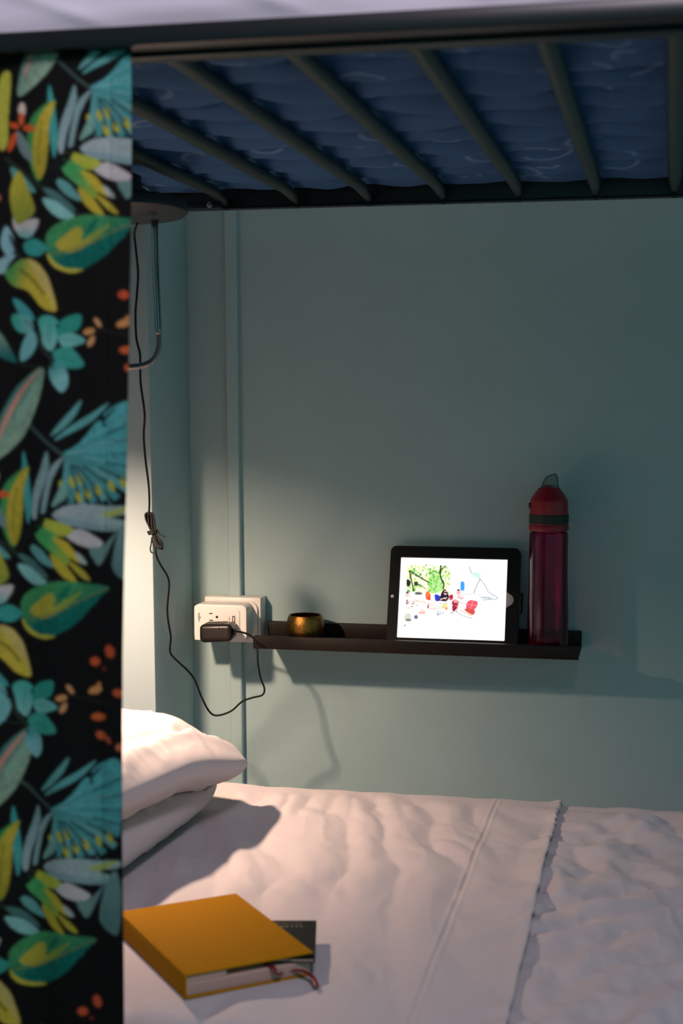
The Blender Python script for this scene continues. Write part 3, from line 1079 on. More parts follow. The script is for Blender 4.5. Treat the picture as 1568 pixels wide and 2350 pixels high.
# ------------------------------------------------------------------ gooseneck lamp
lamp = thing('gooseneck_lamp', 'charcoal gooseneck lamp hanging by its round base under the upper bunk, beside the curtain', 'lamp', (-0.80, 2.13, 1.57))
bc = at(300, 494, 2.13)
tiltm = Matrix.Rotation(math.radians(-3.0), 3, 'X') @ Matrix.Rotation(math.radians(-1.0), 3, 'Y')
tl = np.array(tiltm)
lathe('base', [(0.0, 0.0), (0.080, 0.0), (0.085, 0.004), (0.086, 0.011), (0.084, 0.019), (0.079, 0.022), (0.0, 0.023)], M['charcoal'], lamp, 64, bc, axis=tl)
box('mounting_block', (bc[0] - 0.030, bc[1] - 0.028, bc[2] + 0.019), (bc[0] + 0.008, bc[1] + 0.028, 1.5872), M['frame'], lamp, bevel=0.002)
lathe('stem_socket', [(0.0, -0.0015), (0.0070, -0.0012), (0.0075, 0.001), (0.0, 0.002)], M['charcoal'], lamp, 20, at(355, 506, 2.13), axis=tl)
st = [at(355, 507, 2.13), at(357, 600, 2.13), at(361, 700, 2.128), at(364, 768, 2.126)]
tube('stem', catmull(st, 6), 0.0052, M['chrome'], lamp, 14)
hx, hy, hz = BULB
gn = catmull([at(364, 768, 2.126), at(364, 795, 2.125), at(356, 820, 2.122), at(336, 836, 2.118), at(300, 842, 2.112), at(255, 840, 2.10), (hx + 0.055, hy + 0.035, hz + 0.088), (hx + 0.020, hy + 0.012, hz + 0.098),
              (hx, hy, hz + 0.090), (hx, hy, hz + 0.062)], 22)
# spiral ribs of the flexible neck
L = np.cumsum(np.r_[0, np.linalg.norm(np.diff(gn, axis=0), axis=1)])
s = np.arange(0, L[-1], 0.00045)
gq = np.stack([np.interp(s, L, gn[:, k]) for k in range(3)], 1)
rad = 0.0044 + 0.0011 * np.sin(np.arange(len(s)) * 2 * np.pi / 4.0)
tube('flexible_neck', gq, rad, M['chrome'], lamp, 12)
tax = np.array(Matrix.Rotation(math.radians(11), 3, 'Y') @ Matrix.Rotation(math.radians(6), 3, 'X'))
shade_prof = [(0.006, 0.066), (0.012, 0.064), (0.030, 0.054), (0.042, 0.028), (0.0495, -0.027), (0.0480, -0.027), (0.0405, 0.028), (0.028, 0.052), (0.006, 0.060)]
lathe('lamp_shade', shade_prof, M['charcoal'], lamp, 48, (hx, hy, hz), axis=tax)
bulb_m = mat('warm_bulb', (1, 0.9, 0.75, 1), 0.4)
bn = bulb_m.node_tree.nodes['Principled BSDF']
bn.inputs['Emission Color'].default_value = (1, 0.85, 0.65, 1)
bn.inputs['Emission Strength'].default_value = 4.0
lathe('bulb', [(0.0, 0.022), (0.018, 0.022), (0.024, 0.032), (0.016, 0.050), (0.0, 0.058)], bulb_m, lamp, 24, (hx, hy, hz), axis=tax)
ld = bpy.data.lights.new('lamp_light', 'POINT')
ld.energy = LAMP_POWER
ld.color = LAMP_COLOR
ld.shadow_soft_size = 0.024
lo = bpy.data.objects.new('lamp_light', ld)
COL.objects.link(lo)
lo.location = BULB
lo.parent = lamp

# ------------------------------------------------------------------ surface-mounted wall socket
sock = thing('wall_socket', 'white surface-mounted wall socket box at the left end of the shelf', 'socket', (-0.79, W, 0.83))
SX0, SX1, SZ0, SZ1 = -0.8455, -0.7335, 0.7855, 0.8725
box('back_box', (SX0, W - 0.040, SZ0), (SX1, W - 0.0005, SZ1), M['white_plastic'], sock, bevel=0.0025)
scx, scz = (SX0 + SX1) / 2, (SZ0 + SZ1) / 2
plate('face_plate', rrect(SX1 - SX0 - 0.006, SZ1 - SZ0 - 0.010, 0.016), 0.0, 0.006, M['white_plastic'], sock, (scx - 0.002, W - 0.0458, scz - 0.002), 0.0015)

# plug-in travel adapter with two outlets and USB
ad = thing('travel_adapter', 'white plug-in adapter with two outlets and USB ports, on the wall socket', 'adapter', (-0.84, W - 0.05, 0.83))
a0, a1 = at(445, 1386, 2.660), at(566, 1474, 2.660)
ax, az = (a0[0] + a1[0]) / 2, (a0[2] + a1[2]) / 2
aw, ah = a1[0] - a0[0], a0[2] - a1[2]
plate('adapter_body', rrect(aw, ah, 0.010), 0.0, 0.0435, M['white_plastic'], ad, (ax, 2.660, az), 0.002)


def half_round(w, h, r, n=8):
    pts = [(-w / 2, -h / 2), (w / 2, -h / 2)]
    for k in range(n + 1):
        a = math.pi / 2 * k / n
        pts.append((w / 2 - r + r * math.cos(a), h / 2 - r + r * math.sin(a)) if False else (w / 2 - r + r * math.sin(math.pi / 2 - a), h / 2 - r + r * math.sin(a)))
    pts.append((-w / 2, h / 2))
    return pts


plate('face_panel', half_round(aw * 0.86, ah * 0.93, 0.012), 0.0, 0.0025, M['white_plastic'], ad, (ax - aw * 0.055, 2.658, az - 0.001), 0.0008)
FY = 2.6578


def on_face(px, py):
    q = at(px, py, FY)
    return q


for x_, y_, w_, h_ in ((484, 1408, 0.0065, 0.0018), (485, 1423.5, 0.0072, 0.0018)):
    q = on_face(x_, y_)
    box('outlet_slot', (q[0] - w_ / 2, FY - 0.0003, q[2] - h_ / 2), (q[0] + w_ / 2, FY + 0.001, q[2] + h_ / 2), M['slot'], ad)
q = on_face(498, 1416)
lathe('ground_hole', [(0.0, 0.0), (0.0024, 0.0), (0.0024, 0.001), (0.0, 0.001)], M['slot'], ad, 14, (q[0], FY + 0.0006, q[2]), axis=((1, 0, 0), (0, 0, -1), (0, 1, 0)))
for y_ in (1421, 1449):
    q = on_face(536.5, y_)
    up = box('usb_port', (q[0] - 0.0026, FY - 0.0003, q[2] - 0.0060), (q[0] + 0.0026, FY + 0.001, q[2] + 0.0060), M['slot'], ad)
    box('tongue', (q[0] - 0.0010, FY - 0.0006, q[2] - 0.0042), (q[0] + 0.0012, FY - 0.0002, q[2] + 0.0042), M['white_plastic'], up)
face_rot = Matrix.Rotation(math.pi / 2, 3, 'X')
vert = Matrix.Rotation(math.pi / 2, 3, 'Y').inverted() @ Matrix.Rotation(math.pi / 2, 3, 'X')
q = on_face(456.5, 1416)
text_part('printed_logo', 'naglio', 0.0072, M['ink'], ad, (q[0], FY - 0.0002, q[2]), vert)
q = on_face(527, 1420)
text_part('printed_note', 'USB 5V', 0.0026, M['gilt'], ad, (q[0], FY - 0.0002, q[2]), vert)

# black charger with the thin cord that feeds the lamp
ch = thing('power_charger', 'black ribbed plug charger with a thin tangled cord, plugged into the white adapter', 'charger', (-0.85, 2.62, 0.82))
CY = 2.606
c0, c1 = at(456, 1432, CY), at(531, 1476, CY)
cw, chh = c1[0] - c0[0], c0[2] - c1[2]
ccx, ccz = (c0[0] + c1[0]) / 2, (c0[2] + c1[2]) / 2
bm = bmesh.new()
bmesh.ops.create_cube(bm, size=1.0)
for v in bm.verts:
    x, y, z = v.co
    k = 1.0 if y < 0 else 0.90
    v.co = Vector((ccx + x * cw * k, CY + 0.0255 + y * 0.051, ccz + z * chh * k + x * 0.003))
bmesh.ops.bevel(bm, geom=list(bm.edges), offset=0.0080, segments=5, profile=0.5, affect='EDGES')
bm_obj('charger_body', bm, M['charger'], ch, smooth=True)
for k in range(11):
    x = ccx - cw * 0.36 + k * cw * 0.055
    for s_ in (1, -1):
        box('grip_rib', (x - 0.0007, CY + 0.004, ccz + s_ * (chh / 2 - 0.0006) - 0.0010 + (x - ccx) * 0.05), (x + 0.0007, CY + 0.040, ccz + s_ * (chh / 2 - 0.0006) + 0.0010 + (x - ccx) * 0.05), M['charger'], ch)
for k in range(2):
    x = ccx + cw * (0.12 + 0.10 * k)
    box('face_groove', (x, CY - 0.0004, ccz - chh * 0.36), (x + 0.0012, CY + 0.001, ccz + chh * 0.36), M['charger'], ch)
# rounded end and strain relief
e0 = at(527, 1450, CY + 0.016)
RX = ((0, 0, 1), (0, 1, 0), (-1, 0, 0))
lathe('end_collar', [(0.0, -0.004), (0.0125, -0.003), (0.0115, 0.003), (0.007, 0.0065), (0.0, 0.0068)], M['charger'], ch, 24, e0, axis=RX)
box('strain_relief', (e0[0] + 0.0062, e0[1] - 0.003, e0[2] - 0.0065), (e0[0] + 0.0105, e0[1] + 0.004, e0[2] + 0.0065), M['charger'], ch, bevel=0.001)
box('prong', (ccx - 0.003, CY + 0.0505, ccz - 0.005), (ccx - 0.0015, 2.6575, ccz - 0.001), M['chrome'], ch)
box('prong', (ccx - 0.003, CY + 0.0505, ccz + 0.003), (ccx - 0.0015, 2.6575, ccz + 0.007), M['chrome'], ch)
cord_px = [(316, 512, 2.135), (310, 528, 2.150), (309, 545, 2.16), (315, 600, 2.18), (317, 634, 2.19), (314, 680, 2.20), (311, 720, 2.21), (313, 775, 2.22), (321, 810, 2.23), (322, 835, 2.235),
           (323, 880, 2.245), (332, 950, 2.26), (330, 1000, 2.28), (334, 1055, 2.30), (341, 1110, 2.32), (343, 1150, 2.34), (342, 1178, 2.345)]
cord = tube('cord', catmull([at(*q) for q in cord_px], 8), 0.0018, M['cord'], ch, 8)
cord_px2 = [(357, 1255, 2.36), (358, 1270, 2.36), (366, 1292, 2.37), (384, 1322, 2.39), (388, 1345, 2.41), (384, 1395, 2.43), (386, 1425, 2.45), (392, 1462, 2.47), (390, 1492, 2.48), (398, 1508, 2.49),
            (430, 1538, 2.51), (447, 1560, 2.525), (462, 1598, 2.535), (480, 1632, 2.545), (498, 1642, 2.55), (530, 1632, 2.555), (556, 1610, 2.56), (580, 1601, 2.565), (602, 1595, 2.568),
            (607, 1580, 2.57), (598, 1555, 2.572), (592, 1520, 2.575), (591, 1495, 2.58), (586, 1470, 2.59), (570, 1456, 2.60), (550, 1450, 2.612), (536, 1449, 2.618), (531, 1449, 2.620)]
tube('cord', catmull([at(*q) for q in cord_px2], 8), 0.0018, M['cord'], ch, 8)
# the spare length folded into a knotted bundle
BY = 2.35
loops = []
rsb = np.random.RandomState(3)
for k in range(9):
    o_ = rsb.uniform(-1, 1, (4, 2)) * 2.6
    yk = BY + 0.0016 * (k % 5) - 0.004
    loops.append([(342 + o_[0, 0], 1176 + o_[0, 1], yk), (351 - k * 0.7, 1180 + 1.0 * k, yk), (356 - k * 1.3 + 0.4 * o_[1, 0], 1205, yk), (359 - k * 1.0 + 0.4 * o_[1, 1], 1228, yk), (366 + 3 * o_[2, 0], 1246 + 1.5 * k, yk),
                  (367 + 2 * o_[2, 1], 1256, yk), (359, 1248, yk), (352 + o_[3, 0], 1225, yk), (343, 1210, yk), (335 + k * 1.2, 1192, yk), (334 + k * 1.2, 1179 + k * 0.9, yk)])
for lp in loops:
    tube('cord_loop', catmull([at(*q) for q in catmull(lp, 1, True)] + [at(*lp[0])], 5), 0.0016, M['cord'], ch, 7)
tube('cord_loop', catmull([at(*q) for q in ((349, 1232, BY), (347, 1248, BY), (345, 1260, BY), (348, 1268, BY), (355, 1268, BY), (357, 1262, BY), (352, 1248, BY), (348, 1236, BY))], 6), 0.0012, M['cord'], ch, 7)
for k in range(3):
    a = np.linspace(0, 2 * np.pi, 22)
    c_ = at(349 + k * 1.5, 1218 + k * 3, BY)
    tube('wrap', [(c_[0] + 0.0075 * math.cos(t), c_[1] + 0.007 * math.sin(t), c_[2] + 0.002 * math.cos(t)) for t in a], 0.0013, M['cord'], ch, 6)
tube('cord_tail', catmull([at(354, 1208, BY - 0.004), at(362, 1216, BY - 0.006), at(364, 1224, BY - 0.006), at(372, 1229, BY - 0.006), at(380, 1233, BY - 0.006)], 5), 0.0013, M['cord'], ch, 7)

# ------------------------------------------------------------------ picture ledge shelf
shf = thing('wall_shelf', 'narrow black-brown picture ledge shelf fixed to the teal wall', 'shelf', (-0.43, W, 0.79))
HX0, HX1 = -0.727, -0.1295
box('shelf_board', (HX0, W - 0.106, 0.7905), (HX1, W - 0.0145, 0.7985), M['shelf'], shf, bevel=0.0008)
box('front_lip', (HX0, W - 0.120, 0.7885), (HX1, W - 0.1062, 0.8120), M['shelf'], shf, bevel=0.0012)
box('back_board', (HX0, W - 0.0142, 0.7905), (HX1, W - 0.0004, 0.8235), M['shelf'], shf, bevel=0.0012)
SHT = 0.7985

# gold bangle standing on its edge ring, opening upwards
b0 = at(702, 1465, 2.690)
bang_h = 0.0478
zt = SHT + 0.0002
bpf = []
for t in np.linspace(0, 1, 15):
    bpf.append((0.0305 + 0.0055 * math.sin(math.pi * t) ** 0.7, zt + bang_h * t))
inner = [(r - 0.0026, z + (0.0006 if z < zt + 0.01 else -0.0004)) for r, z in bpf[::-1]]
bo = lathe('bangle', bpf + inner, M['gold'], None, 72, (b0[0], 2.687, 0), closed=True)
tag(bo, 'wide gold glitter bangle standing on the shelf beside the wall socket', 'bangle')

# ------------------------------------------------------------------ tablet in a black case
tab = thing('tablet', 'tablet in a black case showing a beach photo, leaning on the wall shelf', 'tablet', (-0.37, 2.70, SHT))
TB = [at(880, 1476, 2.672), at(1184, 1482, 2.672)]
tw = TB[1][0] - TB[0][0] - 0.002
th_ = 0.182
tx = (TB[0][0] + TB[1][0]) / 2 + 0.004
lean = math.radians(17.0)
roll = math.radians(0.0)
RT = Matrix.Rotation(roll, 3, 'Y') @ Matrix.Rotation(-lean, 3, 'X')
TC = Vector((tx, 2.6725, SHT + 0.0035)) + RT @ Vector((0, 0, th_ / 2))


def tl_pt(x, z, y=0.0):
    return TC + RT @ Vector((x, y, z))


sw_, sh_ = 0.1985, 0.150
scx_ = -0.002
sz_ = -0.006
out = rrect(tw, th_, 0.011, 8)
plate('case_back', out, 0.004, 0.013, M['case'], tab, TC, 0.0, RT)
# front frame of the case with a thumb cut-out on the right for the home button


def resample(outline, n, start):
    P = np.array(outline + [outline[0]])
    L = np.cumsum(np.r_[0, np.hypot(*np.diff(P, axis=0).T)])
    return P, L


N = 240
angs = np.linspace(0, 2 * np.pi, N, endpoint=False)


def ray_outline(poly, cx, cz):
    P = np.array(poly)
    res = []
    for a in angs:
        d_ = np.array([math.cos(a), math.sin(a)])
        best = 1e9
        for i in range(len(P)):
            p_, q_ = P[i] - (cx, cz), P[(i + 1) % len(P)] - (cx, cz)
            e_ = q_ - p_
            den = d_[0] * e_[1] - d_[1] * e_[0]
            if abs(den) < 1e-12:
                continue
            t_ = (p_[0] * e_[1] - p_[1] * e_[0]) / den
            s_ = (p_[0] * d_[1] - p_[1] * d_[0]) / den
            if t_ > 0 and -1e-6 <= s_ <= 1 + 1e-6:
                best = min(best, t_)
        res.append((cx + best * d_[0], cz + best * d_[1]))
    return res


hs, hv = sw_ / 2 + 0.001, sh_ / 2 + 0.001
notch = [(scx_ + hs, sz_ - hv), (scx_ + hs, sz_ - 0.0155), (scx_ + hs + 0.0025, sz_ - 0.0125), (scx_ + hs + 0.009, sz_ - 0.0095), (scx_ + hs + 0.0125, sz_ - 0.005),
         (scx_ + hs + 0.0135, sz_), (scx_ + hs + 0.0125, sz_ + 0.005), (scx_ + hs + 0.009, sz_ + 0.0095), (scx_ + hs + 0.0025, sz_ + 0.0125), (scx_ + hs, sz_ + 0.0155), (scx_ + hs, sz_ + hv),
         (scx_ - hs, sz_ + hv), (scx_ - hs, sz_ - hv)]
ring_plate('case_frame', ray_outline(out, scx_, sz_), ray_outline(notch, scx_, sz_), -0.002, 0.0042, M['case'], tab, TC, RT)
plate('bezel', rrect(sw_ + 0.030, sh_ + 0.006, 0.004), 0.0012, 0.0038, M['bezel'], tab, TC + RT @ Vector((scx_, 0, sz_)), 0.0, RT)
cr = lathe('camera_ring', [(0.0, -0.0030), (0.0030, -0.0028), (0.0034, -0.0020), (0.0034, 0.0), (0.0, 0.0)], M['camera_ring'], tab, 18, tl_pt(scx_ - hs - 0.0115, sz_ + 0.001), axis=np.array(RT @ Matrix(((1, 0, 0), (0, 0, 1), (0, -1, 0)))))
cr.data.transform(Matrix.Identity(4))
lathe('camera_lens', [(0.0, -0.0034), (0.0011, -0.0034), (0.0011, -0.003), (0.0, -0.003)], M['lens'], cr, 12, tl_pt(scx_ - hs - 0.0115, sz_ + 0.001), axis=np.array(RT))
lathe('home_button', [(0.0, 0.0), (0.0035, 0.0), (0.0035, 0.0005), (0.0, 0.0005)], M['bezel'], tab, 18, tl_pt(scx_ + hs + 0.0075, sz_, 0.0010), axis=np.array(RT @ Matrix(((1, 0, 0), (0, 0, -1), (0, 1, 0)))))
# stylus-like latch on the right flank and hinged rear flap that props the case
box_l = box('side_latch', (-0.0035, -0.004, -0.020), (0.0035, 0.006, 0.018), M['case'], tab, bevel=0.003)
box_l.data.transform(Matrix.Translation(tl_pt(tw / 2 + 0.0036, sz_ - 0.004)) @ RT.to_4x4())
fl = box('rear_flap', (-tw / 2 + 0.004, 0.0132, -th_ / 2 + 0.004), (tw / 2 - 0.004, 0.0165, th_ / 2 - 0.012), M['case'], tab, bevel=0.001)
fl.data.transform(Matrix.Translation(TC) @ RT.to_4x4())

# picture on the screen
sc_ = Canvas(0, 0, 1568, 1266, 5.0, np.array([1.0, 1.0, 1.0]))


def sp(pts):      # straighten crop coordinates of the leaning screen into 0..1568 x 0..1266
    o_ = []
    for x, y in pts:
        v = (y - 60 - 22 * (x / 1500)) / 1108
        u = (x - 55 + 55 * v) / 1487
        o_.append((u * 1568, v * 1266))
    return o_


def spp(pts, c, **k):
    if 'axis' in k:
        k['axis'] = sp(k['axis'])
    sc_.poly(sp(pts), c, **k)


def spl(pts, w, c, **k):
    sc_.line(sp(pts), w, c, **k)


def spb(x, y, rx, ry, a, c, **k):
    (p_, q_), = sp([(x, y)])
    sc_.blob(p_, q_, rx, ry, a, c, **k)


spp([(155, 165), (400, 160), (620, 165), (720, 200), (760, 320), (720, 470), (640, 540), (500, 560), (330, 540), (140, 520), (135, 350)], (242, 246, 196), alpha=0.75)
rsp = np.random.RandomState(12)
for i in range(360):
    x, y = rsp.uniform(145, 740), rsp.uniform(165, 545)
    g = rsp.rand()
    den = 1.0 if 440 < x < 640 and y > 220 else (0.8 if x < 330 and y < 330 else 0.35)
    if rsp.rand() > den:
        continue
    c = [(120, 214, 60), (70, 170, 40), (186, 226, 90), (50, 130, 30), (214, 236, 130)][rsp.randint(5)]
    spb(x, y, rsp.uniform(9, 26), rsp.uniform(7, 18), rsp.uniform(0, 3), c, alpha=0.8)
spp([(450, 330), (520, 290), (620, 340), (650, 460), (600, 530), (480, 550), (440, 450)], (96, 200, 60), alpha=0.55)
spl([(170, 240), (190, 330), (215, 440), (235, 535)], 20, (40, 40, 30))
spl([(170, 245), (280, 310), (380, 370), (450, 405)], 20, (34, 40, 24))
spl([(290, 430), (350, 460), (410, 500)], 12, (110, 100, 70))
spl([(615, 165), (605, 280), (625, 360), (655, 420), (645, 490)], 22, (24, 34, 16))
spl([(620, 230), (650, 195), (685, 170)], 16, (26, 28, 20))
spp([(135, 370), (180, 380), (190, 430), (150, 470), (132, 440)], (20, 44, 24))
spp([(240, 400), (290, 400), (290, 450), (245, 450)], (50, 66, 44))
# sandy haze and the bare branches
spl([(1010, 180), (1040, 260), (1100, 310), (1160, 350), (1230, 440), (1270, 520), (1340, 570), (1400, 600), (1380, 620), (1280, 630), (1190, 640)], 14, (150, 158, 158))
spl([(1165, 350), (1120, 430), (1080, 520), (1070, 550)], 13, (140, 140, 140))
spl([(1000, 270), (1005, 420), (1060, 510)], 10, (200, 205, 205))
spl([(910, 555), (1010, 565), (1080, 545), (1180, 590), (1300, 600)], 12, (160, 176, 168), alpha=0.8)
spp([(1060, 290), (1110, 250), (1170, 290), (1150, 330), (1090, 320)], (190, 234, 214))
spp([(890, 400), (915, 388), (942, 400), (942, 500), (915, 515), (890, 500)], (60, 150, 236))
spl([(905, 515), (905, 555)], 14, (170, 200, 220))
# people lying on the sand, cooler, towels
spp([(400, 560), (430, 525), (465, 560), (470, 640), (440, 650), (405, 630)], (226, 84, 40))
spb(435, 560, 24, 34, 0, (240, 120, 60))
spp([(530, 570), (600, 590), (600, 655), (540, 660)], (40, 60, 200))
spp([(600, 610), (625, 540), (670, 495), (705, 530), (725, 600), (700, 660), (620, 660), (580, 640)], (22, 20, 30))
spb(680, 545, 28, 36, 0.2, (240, 176, 176))
spp([(660, 535), (710, 535), (708, 552), (664, 552)], (40, 20, 30))
spl([(600, 640), (650, 625), (700, 610)], 14, (244, 200, 190))
spp([(725, 590), (780, 570), (780, 630), (745, 650)], (180, 20, 50))
spb(860, 540, 30, 42, 0, (244, 170, 176))
spb(860, 505, 26, 14, 0, (90, 50, 50))
spb(885, 600, 56, 36, 0.4, (248, 204, 204))
spl([(840, 590), (880, 625), (930, 615)], 8, (170, 70, 80))
spp([(765, 680), (800, 640), (850, 650), (860, 700), (820, 780), (780, 800)], (150, 26, 60))
spp([(790, 640), (840, 640), (838, 680), (795, 680)], (236, 150, 150))
spl([(860, 660), (840, 760), (820, 810)], 12, (220, 110, 140))
spp([(1000, 650), (1125, 665), (1080, 770), (965, 755)], (226, 84, 104))
spp([(960, 760), (1080, 775), (1060, 845), (950, 790)], (206, 76, 66))
spl([(1060, 660), (1020, 765)], 5, (250, 180, 180))
spl([(985, 700), (1105, 715)], 5, (250, 180, 180))
spl([(870, 780), (960, 820), (1050, 860)], 20, (246, 190, 170))
spl([(820, 800), (900, 850), (980, 875), (1055, 892)], 9, (120, 110, 130))
spl([(870, 670), (930, 690), (975, 705)], 10, (150, 140, 150))
for x, y, rx, ry, c in ((300, 560, 60, 24, (40, 40, 50)), (150, 580, 40, 40, (244, 200, 200)), (140, 550, 20, 20, (60, 30, 40)), (140, 680, 20, 40, (130, 40, 60)), (220, 620, 70, 40, (250, 226, 226)), (260, 670, 110, 26, (248, 216, 210)),
                        (215, 705, 30, 8, (50, 40, 50)), (350, 680, 60, 26, (248, 220, 214)), (210, 740, 16, 12, (150, 60, 80)), (160, 760, 46, 30, (250, 214, 210)), (350, 825, 58, 26, (240, 170, 146)), (375, 790, 30, 24, (250, 214, 200)),
                        (480, 690, 90, 34, (248, 222, 218)), (500, 770, 60, 26, (246, 210, 204)), (435, 740, 16, 34, (170, 40, 70)), (590, 750, 60, 46, (214, 226, 214)), (600, 830, 70, 30, (200, 206, 220)), (575, 850, 14, 10, (60, 50, 90)),
                        (670, 730, 40, 50, (240, 214, 120)), (690, 760, 16, 20, (220, 120, 70)), (740, 780, 40, 30, (250, 226, 226)), (770, 820, 30, 8, (90, 60, 90)), (150, 890, 52, 66, (196, 200, 184)), (160, 930, 50, 22, (110, 120, 104)),
                        (265, 885, 30, 34, (40, 60, 110)), (262, 820, 34, 50, (226, 240, 246)), (110, 1005, 16, 12, (60, 40, 90)), (165, 975, 10, 8, (160, 150, 190)), (520, 1070, 20, 8, (190, 214, 220)), (650, 1110, 24, 5, (200, 220, 220)),
                        (830, 1050, 30, 16, (214, 236, 226)), (190, 1085, 30, 8, (200, 236, 230)), (370, 1100, 30, 6, (210, 236, 230)), (665, 1150, 8, 12, (190, 180, 180)), (700, 1155, 12, 8, (190, 190, 180)), (735, 1150, 20, 9, (170, 186, 180)),
                        (1240, 610, 100, 12, (170, 180, 190)), (1110, 915, 20, 8, (246, 226, 230)), (1310, 910, 40, 10, (244, 240, 244))):
    spb(x, y, rx, ry, 0, c, alpha=0.9)
for i in range(110):
    x, y = rsp.uniform(125, 900), 700 + rsp.normal() * 70
    spb(x, y, rsp.uniform(5, 20), rsp.uniform(3, 10), rsp.uniform(-0.6, 0.6), [(244, 186, 180), (250, 226, 222), (190, 60, 80), (120, 60, 70), (232, 150, 130), (200, 216, 230), (250, 240, 238)][rsp.randint(7)], alpha=0.75)
sc_.blur(1)
nr, nc = 190, 250
uu_, vv_ = np.meshgrid(np.linspace(0, 1, nc), np.linspace(0, 1, nr))
colr = sc_.sample(uu_ * 1568, vv_ * 1266)
SP = np.zeros((nr, nc, 3))
Rn = np.array(RT)
loc = np.stack([scx_ - sw_ / 2 + uu_ * sw_, np.full_like(uu_, 0.0006), sz_ + sh_ / 2 - vv_ * sh_], -1)
SP = loc @ Rn.T + np.array(TC)
grid_mesh('screen', SP[:, ::-1], M['screen'], tab, colr[:, ::-1], smooth=False)

# ------------------------------------------------------------------ water bottle
wb = thing('water_bottle', 'tall translucent magenta water bottle with a red cap, right end of the shelf', 'bottle', (-0.19, 2.69, SHT))
bx_ = at(1257, 1480, 2.683)[0]
bz = SHT + 0.0004
BYc = 2.683
bp_ = [(0.0, 0.002), (0.026, 0.001), (0.0335, 0.0), (0.0365, 0.004), (0.0372, 0.012), (0.0370, 0.06), (0.0358, 0.10), (0.0350, 0.13), (0.0349, 0.20), (0.0349, 0.208), (0.0335, 0.2125), (0.029, 0.2135), (0.029, 0.218)]
lathe('bottle_body', bp_, M['bottle'], wb, 56, (bx_, BYc, bz))
tintd = mat('dark_red_residue', srgb(70, 10, 22), 0.4)
lathe('base_ring', [(0.0, 0.0030), (0.0325, 0.0030), (0.0350, 0.006), (0.0350, 0.016), (0.0, 0.016)], tintd, wb, 40, (bx_, BYc, bz))
lathe('neck_ring', [(0.0, 0.2155), (0.0352, 0.2155), (0.0358, 0.218), (0.0358, 0.224), (0.0350, 0.226), (0.0, 0.226)], M['cap'], wb, 48, (bx_, BYc, bz))
cap = lathe('cap', [(0.0, 0.2262), (0.0345, 0.2262), (0.0348, 0.246), (0.0338, 0.268), (0.0330, 0.272), (0.0250, 0.284), (0.0195, 0.291), (0.0188, 0.2925), (0.0, 0.2925)], M['cap'], wb, 48, (bx_, BYc, bz))
lathe('grip_band', [(0.0349, 0.2285), (0.0357, 0.2290), (0.0357, 0.2445), (0.0350, 0.2450)], M['band'], cap, 48, (bx_, BYc, bz))
lathe('hinge_pin', [(0.0, -0.002), (0.0055, -0.002), (0.0055, 0.002), (0.0, 0.002)], M['band'], cap, 16, (bx_ - 0.0335, BYc - 0.008, bz + 0.260), axis=RX)
# clear flip spout cover, higher on the right
V = []
ns = 24
for k, (r, z, sl) in enumerate(((0.0165, 0.2926, 0.0), (0.0150, 0.300, 0.10), (0.0130, 0.308, 0.22), (0.0105, 0.3135, 0.30), (0.006, 0.316, 0.32), (0.0, 0.3165, 0.32))):
    for s_ in range(ns):
        a = 2 * math.pi * s_ / ns
        V.append((bx_ + 0.001 + r * math.cos(a) + 0.10 * (z - 0.2926), BYc + r * 0.7 * math.sin(a), bz + z + sl * r * math.cos(a)))
Fc = [(i * ns + s_, i * ns + (s_ + 1) % ns, (i + 1) * ns + (s_ + 1) % ns, (i + 1) * ns + s_) for i in range(5) for s_ in range(ns)]
mesh_obj('spout_cover', V, Fc, M['spout'], wb, smooth=True)
lathe('spout_valve', [(0.0, 0.2926), (0.0125, 0.2926), (0.0120, 0.2975), (0.0, 0.2985)], M['cap'], wb, 24, (bx_, BYc, bz))

# ------------------------------------------------------------------ mustard notebook with the passport tucked into it
ZT = ZB + 0.0385
nb = thing('notebook', 'mustard yellow cloth-bound notebook lying on the white sheet', 'notebook', (-0.6, 1.8, ZB))
cA_, cB_, cC_, cD_ = at_z(289, 2098, ZT), at_z(527, 2045, ZT), at_z(704, 2172, ZT - 0.002), at_z(440, 2253, ZT)   # left, back, right, front corners
ctr = (cA_ + cB_ + cC_ + cD_) / 4
e1 = ((cD_ - cA_) + (cC_ - cB_)) / 2        # along the spine
e2 = ((cB_ - cA_) + (cC_ - cD_)) / 2        # away from the spine
L1, L2 = np.linalg.norm(e1), np.linalg.norm(e2)
e1 /= L1
e2 = e2 - e1 * (e1 @ e2)
e2 /= np.linalg.norm(e2)
e3 = np.array([0, 0, 1.0])


def book_box(name, a0, a1, b0, b1, z0, z1, m, parent, bevel=0.0, lift=0.0):
    """a along the spine, b away from it, centred on the cover; lift raises the fore-edge"""
    bm = bmesh.new()
    bmesh.ops.create_cube(bm, size=1.0)
    if bevel:
        bmesh.ops.subdivide_edges(bm, edges=list(bm.edges), cuts=1)
    for v in bm.verts:
        x, y, z = v.co
        a, b_, zz = a0 + (x + 0.5) * (a1 - a0), b0 + (y + 0.5) * (b1 - b0), z0 + (z + 0.5) * (z1 - z0)
        zz += lift * (b_ + L2 / 2) / L2
        v.co = Vector(ctr * np.array([1, 1, 0]) + e1 * a + e2 * b_ + e3 * zz)
    if bevel:
        bm.normal_update()
        sharp = [e for e in bm.edges if len(e.link_faces) == 2 and e.calc_face_angle(0) > 0.5]
        bmesh.ops.bevel(bm, geom=sharp, offset=bevel, segments=2, profile=0.5, affect='EDGES')
    return bm_obj(name, bm, m, parent, smooth=bool(bevel))


